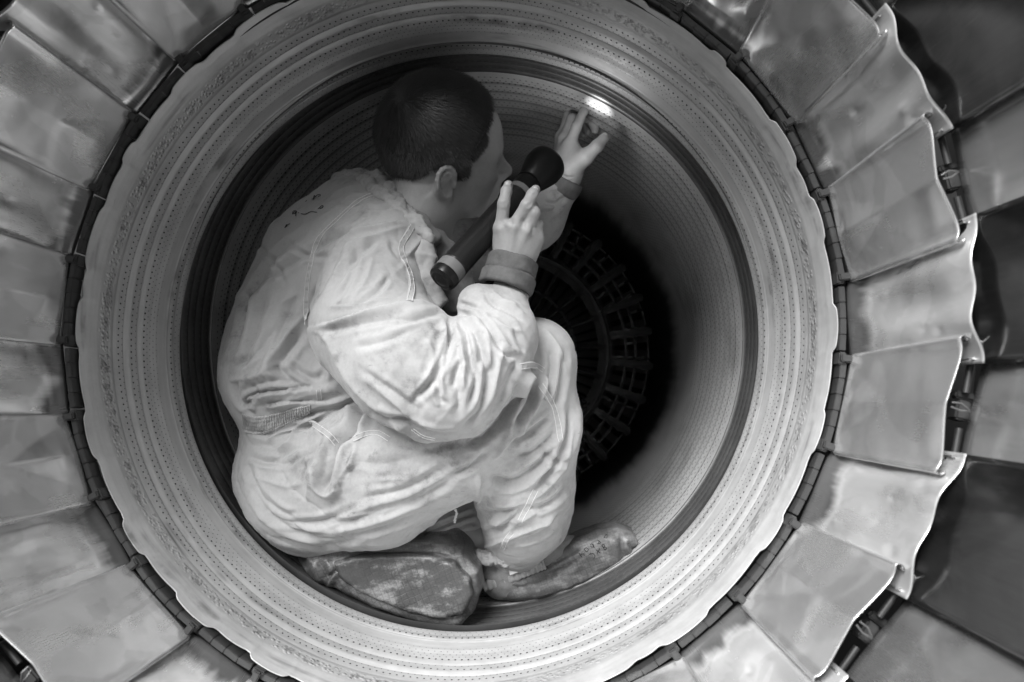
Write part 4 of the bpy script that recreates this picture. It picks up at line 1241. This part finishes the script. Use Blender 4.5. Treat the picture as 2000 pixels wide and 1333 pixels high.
zone = np.clip(1.2 - np.hypot((cpx[:, 0] - 670) / 95, (cpx[:, 1] - 730) / 110), 0, 1)      # calm the hem of the sleeve
cs = smooth_mesh(cv, cf, 8, .5); cv = cv + zone[:, None] * (cs - cv)
rad = np.hypot(cv[:, 0], cv[:, 2]); kk = np.where(rad > .466, .466 / rad, 1.0)
cv[:, 0] *= kk; cv[:, 2] *= kk
cover = mesh_obj('coverall', cv, cf, M_CLOTH, person)
cover['label'] = 'baggy pale cotton coverall, creased and smudged'
# ================================================================== details worn by the person
order_px = cpx
_cd = cv[:, 1]
_cgrid = {}
_cpx2 = px_of(cv); _cn2 = vnormals(cv, cf)
for i in np.nonzero((_cn2 * (CAM_POS - cv)).sum(1) > 0)[0]:
    _cgrid.setdefault((int(_cpx2[i, 0]) // 8, int(_cpx2[i, 1]) // 8), []).append(i)
def on_cloth(u, v, lift=0.0, grid=None, V=None, N=None, PX=None):
    """nearest cloth point seen at pixel (u, v)"""
    grid = _cgrid if grid is None else grid; V = cv if V is None else V; N = _cn2 if N is None else N; PX = _cpx2 if PX is None else PX
    a, b = int(u) // 8, int(v) // 8; c = []
    for R in (1, 2, 4):
        c = [i for x in range(a - R, a + R + 1) for y in range(b - R, b + R + 1) for i in grid.get((x, y), ())]
        if len(c) > 3: break
    c = np.array(c); d = np.hypot(PX[c, 0] - u, PX[c, 1] - v)
    dep = V[c, 1].copy(); near = d < max(5, np.sort(d)[min(3, len(d) - 1)] + 1)
    c = c[near]; d = d[near]; dep = dep[near]
    k = dep < dep.min() + .008; c = c[k]; d = d[k]
    w = 1 / (d + .5); w /= w.sum()
    n = (N[c] * w[:, None]).sum(0); n /= np.linalg.norm(n); dd = (V[c, 1] * w).sum() - CAM_POS[1]
    return P(u, v, dd) + n * lift, n
def smooth_pts(a, it=3):
    a = np.array(a)
    for _ in range(it): a[1:-1] = .25 * a[:-2] + .5 * a[1:-1] + .25 * a[2:]
    return a
def seam(pts, width=7, parent=None, mat=None):
    c = spline(pts, 14); A = [on_cloth(*q) for q in c]
    p = smooth_pts([a[0] for a in A], 4); n = smooth_pts([a[1] for a in A], 4)
    L = np.concatenate([[0], np.cumsum(np.linalg.norm(np.diff(p, axis=0), axis=1))])
    m = max(8, int(L[-1] / .0016)); s = np.linspace(0, L[-1], m)
    p = np.stack([np.interp(s, L, p[:, i]) for i in range(3)], 1); n = np.stack([np.interp(s, L, n[:, i]) for i in range(3)], 1)
    t = np.gradient(p, axis=0); t /= np.linalg.norm(t, axis=1)[:, None]; b = np.cross(t, n); b /= np.linalg.norm(b, axis=1)[:, None]
    hw = width * .42 * 1.08 / FPX
    puck = .0009 * np.sin(s / .0105 * 2 * math.pi + np.sin(s * 300)) + .0004 * np.sin(s * 1500)
    prof = [(-1.25, -.0015), (-1.0, .0006), (-.55, .0007), (0, .0010), (.55, .0007), (1.0, .0006), (1.25, -.0015)]
    v = []; f = []
    for i in range(m):
        for (x, h) in prof:
            v.append(p[i] + b[i] * hw * x + n[i] * (h + (puck[i] if abs(x) < .9 else 0) * (1 if abs(x) < .2 else .5)))
    k = len(prof)
    for i in range(m - 1):
        for j in range(k - 1): f.append((i * k + j, i * k + j + 1, i * k + k + j + 1, i * k + k + j))
    o = mesh_obj('seam', v, f, mat or M_CLOTH, parent or cover)
    for x in (-.8, .8):
        tb_ = MB(); tb_.tube([p[i] + b[i] * hw * x + n[i] * (.0009 + .0003 * math.sin(i * 1.9)) for i in range(m)], .00042, 5)
        o2 = tb_.build('stitching', M_THREAD, o)
    return o
seam_in = cover
for pts, w in [([(733, 378), (700, 393), (660, 428), (622, 468), (606, 520), (599, 570), (597, 630)], 13),
               ([(812, 428), (800, 452), (783, 482), (790, 508), (801, 535), (805, 562), (800, 588)], 13),
               ([(604, 824), (640, 848), (658, 868)], 13), ([(690, 858), (712, 848), (738, 846), (760, 858)], 12),
               ([(1016, 717), (1042, 713), (1062, 724)], 13), ([(1056, 752), (1079, 790), (1090, 830), (1095, 862)], 14),
               ([(1046, 958), (1030, 990), (1016, 1018)], 14), ([(1000, 1040), (988, 1056), (981, 1072)], 12),
               ([(806, 838), (826, 852), (850, 858)], 8), ([(622, 762), (624, 782)], 12)]:
    seam(pts, w)

# elasticated waist: shirred strip
top = spline([(474, 806), (500, 812), (540, 806), (572, 797), (606, 790)], 20); bot = spline([(478, 846), (505, 852), (540, 842), (568, 826), (604, 810)], 20)
na, nb_ = 260, 26; gv = []
T_ = np.linspace(0, 1, len(top))
for i in range(na + 1):
    s = i / na; a = np.array([np.interp(s, T_, top[:, 0]), np.interp(s, T_, top[:, 1])]); b = np.array([np.interp(s, T_, bot[:, 0]), np.interp(s, T_, bot[:, 1])])
    if i % 10 == 0 or i == na:
        col = [on_cloth(*(a + (b - a) * t)) for t in np.linspace(0, 1, 6)]
        gv.append((s, np.array([c[0] for c in col]), np.array([c[1] for c in col])))
ss = np.array([g[0] for g in gv]); PP = np.array([g[1] for g in gv]); NN = np.array([g[2] for g in gv])
for _ in range(3): PP[1:-1] = .25 * PP[:-2] + .5 * PP[1:-1] + .25 * PP[2:]
vv = []
tv = np.linspace(0, 1, 6)
for i in range(na + 1):
    s = i / na
    for j in range(nb_ + 1):
        t = j / nb_
        p = np.array([np.interp(t, tv, [np.interp(s, ss, PP[:, k_, a]) for k_ in range(6)]) for a in range(3)])
        n_ = np.array([np.interp(t, tv, [np.interp(s, ss, NN[:, k_, a]) for k_ in range(6)]) for a in range(3)])
        row = math.sin(t * math.pi * 5)
        h = .0022 + .0013 * math.sin(s * 190 + 1.2 * math.sin(t * 9 + s * 40)) * (.5 + .5 * abs(row)) - .0008 * (1 - abs(row)) - .006 * (max(0, abs(t - .5) - .42) * 12)
        vv.append(p + n_ * h)
ff_ = [(i * (nb_ + 1) + j, i * (nb_ + 1) + j + 1, (i + 1) * (nb_ + 1) + j + 1, (i + 1) * (nb_ + 1) + j) for i in range(na) for j in range(nb_)]
wb_ = mesh_obj('elastic_waistband', vv, ff_, M_CLOTH, cover); wb_['label'] = 'gathered elastic band at the back of the waist'

# pen marks on the shoulder
ZO = lambda pts: [(520 + x / 5.553, 320 + y / 5.553) for x, y in pts]
marks = [[(497, 392), (505, 386)], [(512, 395), (522, 352), (530, 358), (520, 392)], [(528, 372), (556, 346), (586, 338), (590, 352), (566, 362)], [(430, 416), (444, 402)],
         [(288, 552), (296, 520), (326, 514), (334, 530), (304, 548), (296, 540), (322, 524), (326, 572)], [(352, 540), (358, 534)],
         [(384, 548), (430, 552), (486, 526), (552, 530)], [(566, 488), (580, 484), (606, 458), (622, 466), (606, 484), (588, 490)], [(206, 702), (226, 660), (218, 690), (240, 664), (262, 658)]]
for st_ in marks:
    q = spline(ZO(st_), 5); pts_ = [on_cloth(u, v, .0010)[0] for u, v in q]
    b_ = MB(); b_.tube(smooth_pts(pts_, 1), .00062, 5); b_.build('pen_mark', M_INK, cover)

# collar: crumpled roll round the neck, grey lining, shirt inside
def crumple(v, n, a=.002, s=90):
    return v + n * (a * vnoise(v * s) + a * .6 * vnoise(v * s * 2.3 + 5) + a * 1.2 * (1 - np.abs(vnoise(v * s * .6 + 9))) ** 3)[:, None]
def sdf_part(name, fn, c, r, h, mat, parent, cr=.0, cs=90):
    c = np.asarray(c); v_, f_ = sdf_mesh(fn, c - r, c + r, h)
    if cr > 0:
        v_ = crumple(v_, vnormals(v_, f_), cr, cs)
    return mesh_obj(name, v_, f_, mat, parent)
cl = [S(664, 352, 1.20, 13), S(690, 352, 1.15, 14), S(720, 362, 1.105, 13), S(745, 382, 1.075, 13), S(778, 412, 1.050, 12), S(812, 436, 1.035, 11), S(838, 464, 1.025, 10)]
col_o = sdf_part('collar', lambda p: chain(p, cl, .012), P(745, 400, 1.15), .22, .0022, M_CLOTH, person, .0028, 85)
col_o['label'] = 'crumpled stand collar pushed off the neck'
c2 = [S(674, 346, 1.21, 10), S(704, 346, 1.16, 12), S(738, 352, 1.12, 13), S(757, 374, 1.09, 12), S(784, 402, 1.065, 10), S(806, 422, 1.05, 8)]
sdf_part('collar_lining', lambda p: chain(p, c2, .010), P(740, 390, 1.15), .2, .0020, M_COLLAR, person, .0035, 130)
c3 = [S(745, 350, 1.15, 14), S(766, 376, 1.105, 15), S(792, 406, 1.085, 14), S(820, 436, 1.07, 13), S(850, 466, 1.07, 14)]
sdf_part('shirt_neckband', lambda p: chain(p, c3, .02), P(790, 410, 1.14), .17, .0022, M_SHIRT, person, .0010, 60)
c4 = [S(850, 470, 1.10, 22), S(880, 520, 1.12, 34), S(890, 580, 1.13, 40)]
sdf_part('shirt_front', lambda p: chain(p, c4, .02), P(875, 520, 1.12), .13, .003, M_SHIRT, person, .0028, 45)

# lapel corner of the open front
lap = outline = None
def slab_part(name, poly_px, d0, half, rnd, mat, parent, h=.002, slope=0.0, cr=.001):
    fn = outline_sdf(poly_px, d0, d0 + CAM_POS[1], half, rnd, slope)
    pp = np.array([P(u, v, d0) for u, v in poly_px]); lo = pp.min(0) - .03; hi = pp.max(0) + .03
    v_, f_ = sdf_mesh(fn, lo, hi, h); v_ = crumple(v_, vnormals(v_, f_), cr, 70)
    return mesh_obj(name, v_, f_, mat, parent)
def outline_sdf(poly_px, d0, yc, half, rnd, slope=0.0):
    poly = np.array([P(u, v, d0)[[0, 2]] for u, v in poly_px])
    def fn(p):
        q = p[:, [0, 2]].astype(np.float64)
        e = poly2d(q, poly) + rnd; y = np.abs(p[:, 1] - (yc + slope * (p[:, 0] - poly[:, 0].mean()))) - (half - rnd)
        return np.hypot(np.maximum(e, 0), np.maximum(y, 0)) + np.minimum(np.maximum(e, y), 0) - rnd
    return fn
slab_part('lapel', [(826, 470), (846, 476), (852, 505), (846, 528), (858, 560), (876, 588), (856, 604), (838, 580), (822, 540), (812, 500)], 1.025, .007, .006, M_CLOTH, cover, .002, .25, .0015)

# knit cuffs: soft tubular rolls round the wrist
def cuff(A, B, R0, R1, n, lab):
    A = np.asarray(A); B = np.asarray(B); ax = B - A; L = np.linalg.norm(ax); ax = ax / L
    def fn(p):
        q = (p - A.astype(p.dtype)); a = q @ ax.astype(p.dtype); r = np.sqrt(np.maximum((q * q).sum(1) - a * a, 0)); d = None
        for i in range(n):
            ca = L * (i + .5) / n; hw = L / n * .5; Rr = R0 + (R1 - R0) * (i + .5) / n
            x = np.abs(a - ca) - hw + .0045; y = np.abs(r - Rr - .0015 * i) - .0045 + .004
            e = np.hypot(np.maximum(x, 0), np.maximum(y, 0)) + np.minimum(np.maximum(x, y), 0) - .0045
            d = e if d is None else smin(d, e, .002)
        return d
    c = (A + B) / 2; v_, f_ = sdf_mesh(fn, c - .07, c + .07, .0018); n_ = vnormals(v_, f_)
    ang = np.arctan2((v_ - A) @ np.cross(ax, [0, 1, 0]), (v_ - A) @ np.array([0, 1, 0.]))
    v_ = v_ + n_ * (.0018 * vnoise(v_ * 55) + .0003 * np.sin(ang * 90))[:, None] + ax * (.002 * vnoise(v_ * 35 + 3))[:, None]
    o = mesh_obj('knit_cuff', v_, f_, M_CUFF, person); o['label'] = lab; return o
cuff(P(1003, 508, 1.030), P(987, 566, 1.022), .0330, .0362, 2, 'dirty dark knit cuff in two rolls at the near wrist')
cuff(P(1107, 346, 1.285), P(1092, 372, 1.295), .029, .034, 1, 'dark knit cuff at the pointing hand')

# ---- shoe covers
def mat_shoe(name='grubby_shoe_cover_fabric', b0=.10, b1=.13):
    m = NT(name); ob = m.coord('Object')
    sep = m.n('ShaderNodeSeparateXYZ'); m.l(ob, sep.inputs[0]); X, Yc, Z = sep.outputs
    nzw = m.math('MULTIPLY', m.math('SUBTRACT', m.noise(ob, 25, 3), .5), .010)
    a = m.math('ADD', m.math('ADD', m.math('MULTIPLY', X, .92), m.math('MULTIPLY', Z, .38)), nzw)
    b = m.math('ADD', m.math('SUBTRACT', m.math('MULTIPLY', Z, .92), m.math('MULTIPLY', X, .38)), m.math('ADD', nzw, m.math('MULTIPLY', Yc, .6)))
    def lines(q, sp): return m.ramp(m.math('ABSOLUTE', m.math('SUBTRACT', m.math('FRACT', m.math('MULTIPLY', q, 1 / sp)), .5)), .40, .48)
    g = m.math('MULTIPLY', m.math('MAXIMUM', lines(a, .0098), lines(b, .0098)), m.ramp(m.noise(ob, 13, 3), .40, .60)); g2 = m.math('MAXIMUM', lines(a, .0049), lines(b, .0049))
    n1 = m.noise(m.mapping(ob, (14, 14, 34)), 1, 5, .62); n2 = m.noise(ob, 95, 5, .7); n3 = m.noise(ob, 400, 3, .7)
    clean = m.ramp(m.math('MULTIPLY_ADD', m.math('SUBTRACT', n2, .5), .35, n1), .46, .66)
    v_ = m.math('MULTIPLY_ADD', clean, b1, b0)
    v_ = m.math('MULTIPLY', v_, m.math('MULTIPLY_ADD', m.math('SUBTRACT', n3, .5), .9, 1.0))
    v_ = m.math('MULTIPLY', v_, m.math('MULTIPLY_ADD', g, -.22, 1.0)); v_ = m.math('MULTIPLY', v_, m.math('MULTIPLY_ADD', g2, -.15, 1.0), clamp=True)
    m.color(v_); m.rough(m.math('MULTIPLY_ADD', n2, .3, .26))
    h = m.bump(m.math('MULTIPLY', g, -1), .3, .001); h = m.bump(n2, .15, .002, h); h = m.bump(m.noise(ob, 30, 4), .15, .006, h); m.normal(h)
    return m.m
M_SHOE = mat_shoe()
def outline_sdf(poly_px, d0, yc, half, rnd, slope=0.0):
    poly = np.array([P(u, v, d0)[[0, 2]] for u, v in poly_px])
    def fn(p):
        q = p[:, [0, 2]].astype(np.float64)
        e = poly2d(q, poly) + rnd; y = np.abs(p[:, 1] - (yc + slope * (p[:, 0] - poly[:, 0].mean()))) - (half - rnd)
        return np.hypot(np.maximum(e, 0), np.maximum(y, 0)) + np.minimum(np.maximum(e, y), 0) - rnd
    return fn
sole_px = [(600, 1082), (640, 1078), (690, 1064), (770, 1057), (850, 1062), (900, 1078), (932, 1115), (940, 1150), (925, 1195), (895, 1222), (850, 1222), (800, 1208), (735, 1185), (680, 1160), (640, 1135), (605, 1112)]
Y_L = 1.135 + CAM_POS[1]
base_l = outline_sdf(sole_px, 1.11, Y_L, .050, .026, -.03)
def shoe_l(p):
    d = base_l(p)
    d = smin(d, chain(p, [S(640, 1105, 1.13, 36), S(606, 1098, 1.15, 28)], .01), .02)
    d = smin(d, chain(p, [S(860, 1110, 1.15, 55), S(880, 1072, 1.18, 45)], .02), .03)
    wall = np.hypot(p[:, 0], p[:, 2]) - .4755
    return smax(d, wall, .006)
sv, sf = sdf_mesh(shoe_l, P(770, 1140, 1.14) - np.array([.2, .14, .14]), P(770, 1140, 1.14) + np.array([.2, .14, .14]), .0025)
sn = vnormals(sv, sf); spx = px_of(sv); dsp = np.zeros(len(sv))
for pts, w, A, kd in [([(640, 1140), (655, 1118), (690, 1102), (720, 1098)], 7, .009, 'step'), ([(690, 1078), (770, 1077), (850, 1076), (890, 1088)], 6, .005, 'valley'), ([(895, 1085), (905, 1110), (930, 1140)], 8, .006, 'valley'),
                      ([(720, 1110), (740, 1140), (760, 1160)], 12, .003, 'valley'), ([(880, 1215), (900, 1195), (915, 1205)], 7, .005, 'valley'), ([(620, 1095), (632, 1115), (640, 1135)], 7, .006, 'valley'), ([(800, 1090), (830, 1150), (870, 1200)], 14, .003, 'ridge')]:
    dsp += fold(sv, sn, spx, pts, w, A, kd)
sv = crumple(sv + sn * dsp[:, None], sn, .0010, 40)
shoe1 = mesh_obj('shoe_cover', sv, sf, M_SHOE, person); shoe1['label'] = 'grubby quilted shoe cover with its sole turned to the viewer'

sole_in = [(652, 1098), (700, 1084), (770, 1080), (845, 1082), (890, 1096), (918, 1128), (926, 1158), (906, 1198), (862, 1206), (800, 1193), (738, 1170), (692, 1148), (662, 1124)]
m_s = mat_shoe('dark_sole_fabric', .055, .17)
sl_o = slab_part('sole', sole_in, 1.086, .012, .008, m_s, shoe1, .0024, -.03, .0007)
shoe_px = [(944, 1108), (946, 1142), (975, 1166), (1020, 1177), (1075, 1175), (1140, 1152), (1200, 1118), (1238, 1092), (1250, 1068), (1238, 1046), (1208, 1034), (1170, 1038), (1128, 1052), (1080, 1078), (1020, 1104), (980, 1112)]
Y_R = 1.235 + CAM_POS[1]
base_r = outline_sdf(shoe_px, 1.205, Y_R, .046, .026, .10)
def shoe_r(p):
    d = base_r(p)
    wall = np.hypot(p[:, 0], p[:, 2]) - .4705
    return smax(d, wall, .006)
rv, rf = sdf_mesh(shoe_r, P(1095, 1110, 1.23) - np.array([.19, .12, .12]), P(1095, 1110, 1.23) + np.array([.19, .12, .12]), .0025)
rn = vnormals(rv, rf); rpx = px_of(rv); dsp = np.zeros(len(rv))
for pts, w, A, kd in [([(1212, 1045), (1216, 1075), (1225, 1105)], 6, .006, 'valley'), ([(1225, 1060), (1240, 1075)], 6, .004, 'valley'), ([(960, 1155), (1000, 1150), (1060, 1135), (1110, 1120)], 8, .004, 'valley'),
                      ([(980, 1140), (1020, 1142), (1070, 1128)], 7, .004, 'ridge'), ([(1065, 1118), (1110, 1108), (1120, 1090)], 7, .004, 'valley'), ([(1090, 1160), (1150, 1135), (1205, 1100)], 10, .003, 'ridge'), ([(1020, 1110), (1080, 1100), (1140, 1065)], 6, .004, 'valley')]:
    dsp += fold(rv, rn, rpx, pts, w, A, kd)
rv = crumple(rv + rn * dsp[:, None], rn, .0009, 40)
shoe2 = mesh_obj('shoe_cover', rv, rf, M_SHOE, person); shoe2['label'] = 'grubby shoe cover with pen lettering, flat on the liner, pointing right'
_rg = {}; _rn2 = vnormals(rv, rf); _rpx2 = px_of(rv)
for i in np.nonzero((_rn2 * (CAM_POS - rv)).sum(1) > 0)[0]: _rg.setdefault((int(_rpx2[i, 0]) // 8, int(_rpx2[i, 1]) // 8), []).append(i)
ZS = lambda pts: [(900 + x / 5.263, 1000 + y / 5.263) for x, y in pts]
for st_ in [[(1215, 425), (1245, 468)], [(1228, 446), (1262, 430), (1270, 455)],                                # h
            [(1268, 385), (1290, 370), (1312, 388), (1292, 412), (1268, 385)],                                 # O
            [(1330, 340), (1352, 330), (1366, 350), (1348, 366), (1332, 350)], [(1352, 330), (1372, 372)],      # 9
            [(1402, 290), (1442, 318), (1398, 330)], [(1420, 302), (1416, 325)],                               # A
            [(1470, 270), (1500, 228), (1502, 272), (1470, 262)],                                               # V
            [(1318, 438), (1350, 425), (1378, 450), (1368, 482)],                                              # C
            [(1390, 390), (1432, 425)], [(1428, 376), (1398, 432)],                                             # X
            [(1448, 345), (1480, 392)], [(1448, 345), (1472, 336), (1478, 358), (1462, 368), (1492, 362), (1496, 384), (1480, 392)]]:   # B
    q = spline(ZS(st_), 4); pts_ = [on_cloth(u, v, .0004, _rg, rv, _rn2, _rpx2)[0] for u, v in q]
    b_ = MB(); b_.tube(smooth_pts(pts_, 1), .00055, 5); b_.build('pen_letter', M_INK, shoe2)
# gathered elastic edge of that cover, and the sock above it
c = spline([(944, 1146), (985, 1134), (1030, 1116), (1064, 1102)], 30); eb = []
pts_ = smooth_pts([P(u, v, 1.178) for u, v in c], 2)
m_ = len(pts_); vv = []; nn_ = 10
for i in range(m_):
    s = i / (m_ - 1); t = pts_[min(i + 1, m_ - 1)] - pts_[max(i - 1, 0)]; t /= np.linalg.norm(t)
    up = np.cross(np.array([0, 1, 0]), t); up /= np.linalg.norm(up)
    g_ = .0016 * math.sin(s * 78 + math.sin(s * 20))
    for j in range(nn_):
        a = 2 * math.pi * j / nn_; vv.append(pts_[i] + up * (.0085 + g_ * .4) * math.sin(a) + np.array([0, 1, 0]) * (.0045 + g_) * math.cos(a))
ff_ = [(i * nn_ + j, i * nn_ + (j + 1) % nn_, (i + 1) * nn_ + (j + 1) % nn_, (i + 1) * nn_ + j) for i in range(m_ - 1) for j in range(nn_)]
eb = mesh_obj('elastic_edge', vv, ff_, M_COLLAR, shoe2)
sdf_part('sock', lambda p: smin(chain(p, [S(980, 1080, 1.215, 42), S(985, 1120, 1.215, 42), S(1040, 1105, 1.225, 36)], .02), chain(p, [S(1050, 1080, 1.215, 34), S(1110, 1076, 1.23, 30)], .01), .02), P(1010, 1100, 1.22), .15, .003, M_SOCK, person, .0012, 50)
# gathered trouser hem and pale tag over the sock
hm = [S(938, 1086, 1.165, 10), S(960, 1092, 1.158, 11), S(985, 1094, 1.156, 10), S(1015, 1086, 1.162, 10)]
sdf_part('trouser_hem', lambda p: chain(p, hm, .006), P(976, 1090, 1.16), .06, .0016, M_CLOTH, cover, .0030, 150)
tg = MB(); tq = [P(990, 1098, 1.160), P(1008, 1094, 1.160), P(1012, 1118, 1.166), P(996, 1124, 1.166)]
tg.add(tq + [q_ + np.array([0, .001, 0]) for q_ in tq], [(0, 1, 2, 3), (7, 6, 5, 4), (0, 4, 5, 1), (1, 5, 6, 2), (2, 6, 7, 3), (3, 7, 4, 0)])
tg.build('fabric_tag', M_THREAD, cover)
# zip-pull cord hanging from the hem of the folded leg
zc = [(892, 975), (893, 985), (889, 993), (892, 1003), (889, 1012), (888, 1022)]
zb = MB(); zb.tube([P(u, v, 1.125) for u, v in spline(zc, 4)], [.0022 + .0008 * math.sin(i * 2.2) for i in range(len(spline(zc, 4)))], 7); zb.build('drawcord', M_THREAD, cover)

# ================================================================== flashlight held in the near hand
AIM = on_cyl(1170, 208, .4715)
TAIL = P(862, 547, .985)
fd = AIM - TAIL; FL = np.linalg.norm(fd); fd = fd / FL
tau = None
for k_ in np.linspace(.1, .95, 500):
    if to_px(TAIL + fd * FL * k_)[0] > 1072: tau = k_; break
FLEN = FL * tau
light = empty('flashlight', TAIL)
tag(light, 'long black flashlight with two grey bands held beside the face', 'flashlight')
M_BODY = mat_simple('knurled_black_metal', .018, .34, .6, .1, 200, .0)
mb_ = NT('knurled_grip'); obk = mb_.coord('Object')
ck = mb_.n('ShaderNodeTexChecker'); ck.inputs['Scale'].default_value = 900; mb_.l(obk, ck.inputs['Vector'])
mb_.color(mb_.math('MULTIPLY_ADD', ck.outputs['Fac'], .014, .016)); mb_.rough(.36); mb_.metal(.5); mb_.normal(mb_.bump(ck.outputs['Fac'], .4, .0006)); M_GRIP = mb_.m
M_BAND = mat_simple('grey_band', .17, .5, .1, .08)
RT = .0215
def fpart(name, prof, mat, n=64, parent=light):
    b = MB(); b.lathe(prof, n, (0, 0, 0), fd); return b.build(name, mat, parent)
H0 = FLEN - .062
fpart('tail_cap', [(-.002, .001), (-.002, RT * .72), (0, RT * .8), (.001, RT * .98), (.006, RT * 1.04), (.013, RT * 1.04), (.0135, RT)], M_BODY)
tb2 = MB(); tb2.lathe([(-.0035, .001), (-.0035, RT * .3), (-.002, RT * .5)], 40, (0, 0, 0), fd); tb2.build('tail_switch', M_BODY, light)
fpart('rear_band', [(.0136, RT * .9), (.0136, RT * 1.03), (.030, RT * 1.03), (.030, RT * .9)], M_BAND)
fpart('grip', [(.0302, RT * .96)] + [(.031 + (H0 - .038 - .031) * i / 40, RT * (.985 + .02 * (i % 2))) for i in range(41)] + [(H0 - .0375, RT * .96)], M_GRIP)
fpart('front_band', [(H0 - .0372, RT * .9), (H0 - .0372, RT * 1.03), (H0 - .027, RT * 1.03), (H0 - .027, RT * .9)], M_BAND)
fpart('collar', [(H0 - .0268, RT * .9), (H0 - .0268, RT * 1.02), (H0 - .006, RT * 1.02), (H0 - .005, RT * .95), (H0 - .003, RT * .95), (H0 - .002, RT * 1.05), (H0, RT * 1.05)], M_BODY)
RB = .0325
fpart('lamp_head', [(H0 + .0002, RT * 1.0), (H0 + .004, RT * 1.08), (H0 + .022, RB * .88), (H0 + .036, RB * .99), (H0 + .040, RB * 1.02), (H0 + .054, RB * 1.02), (H0 + .058, RB * .99), (H0 + .062, RB * .90), (H0 + .062, RB * .78), (H0 + .052, RB * .72), (H0 + .035, .010), (H0 + .035, .001)], M_BODY)
ml = NT('lit_lens'); ml.color(.9); ml.rough(.1); ml.set(ml.b, 'Emission Strength', 12.0); ml.l(ml.grey(1.0), ml.b.inputs['Emission Color'])
fpart('lens', [(H0 + .058, .001), (H0 + .058, RB * .70)], ml.m)
sl = bpy.data.lights.new('flashlight_beam', 'SPOT'); sl.energy = 1.8; sl.spot_size = R_(22); sl.spot_blend = 1.0; sl.shadow_soft_size = .004
so = bpy.data.objects.new('flashlight_beam', sl); COL.objects.link(so); so.parent = light
so.location = Vector(fd * (H0 + .064)); so.rotation_euler = Vector(fd).to_track_quat('-Z', 'Y').to_euler()
print('flashlight', FL, tau, to_px(TAIL + fd * FLEN), 'aim depth', AIM[1] + .9)
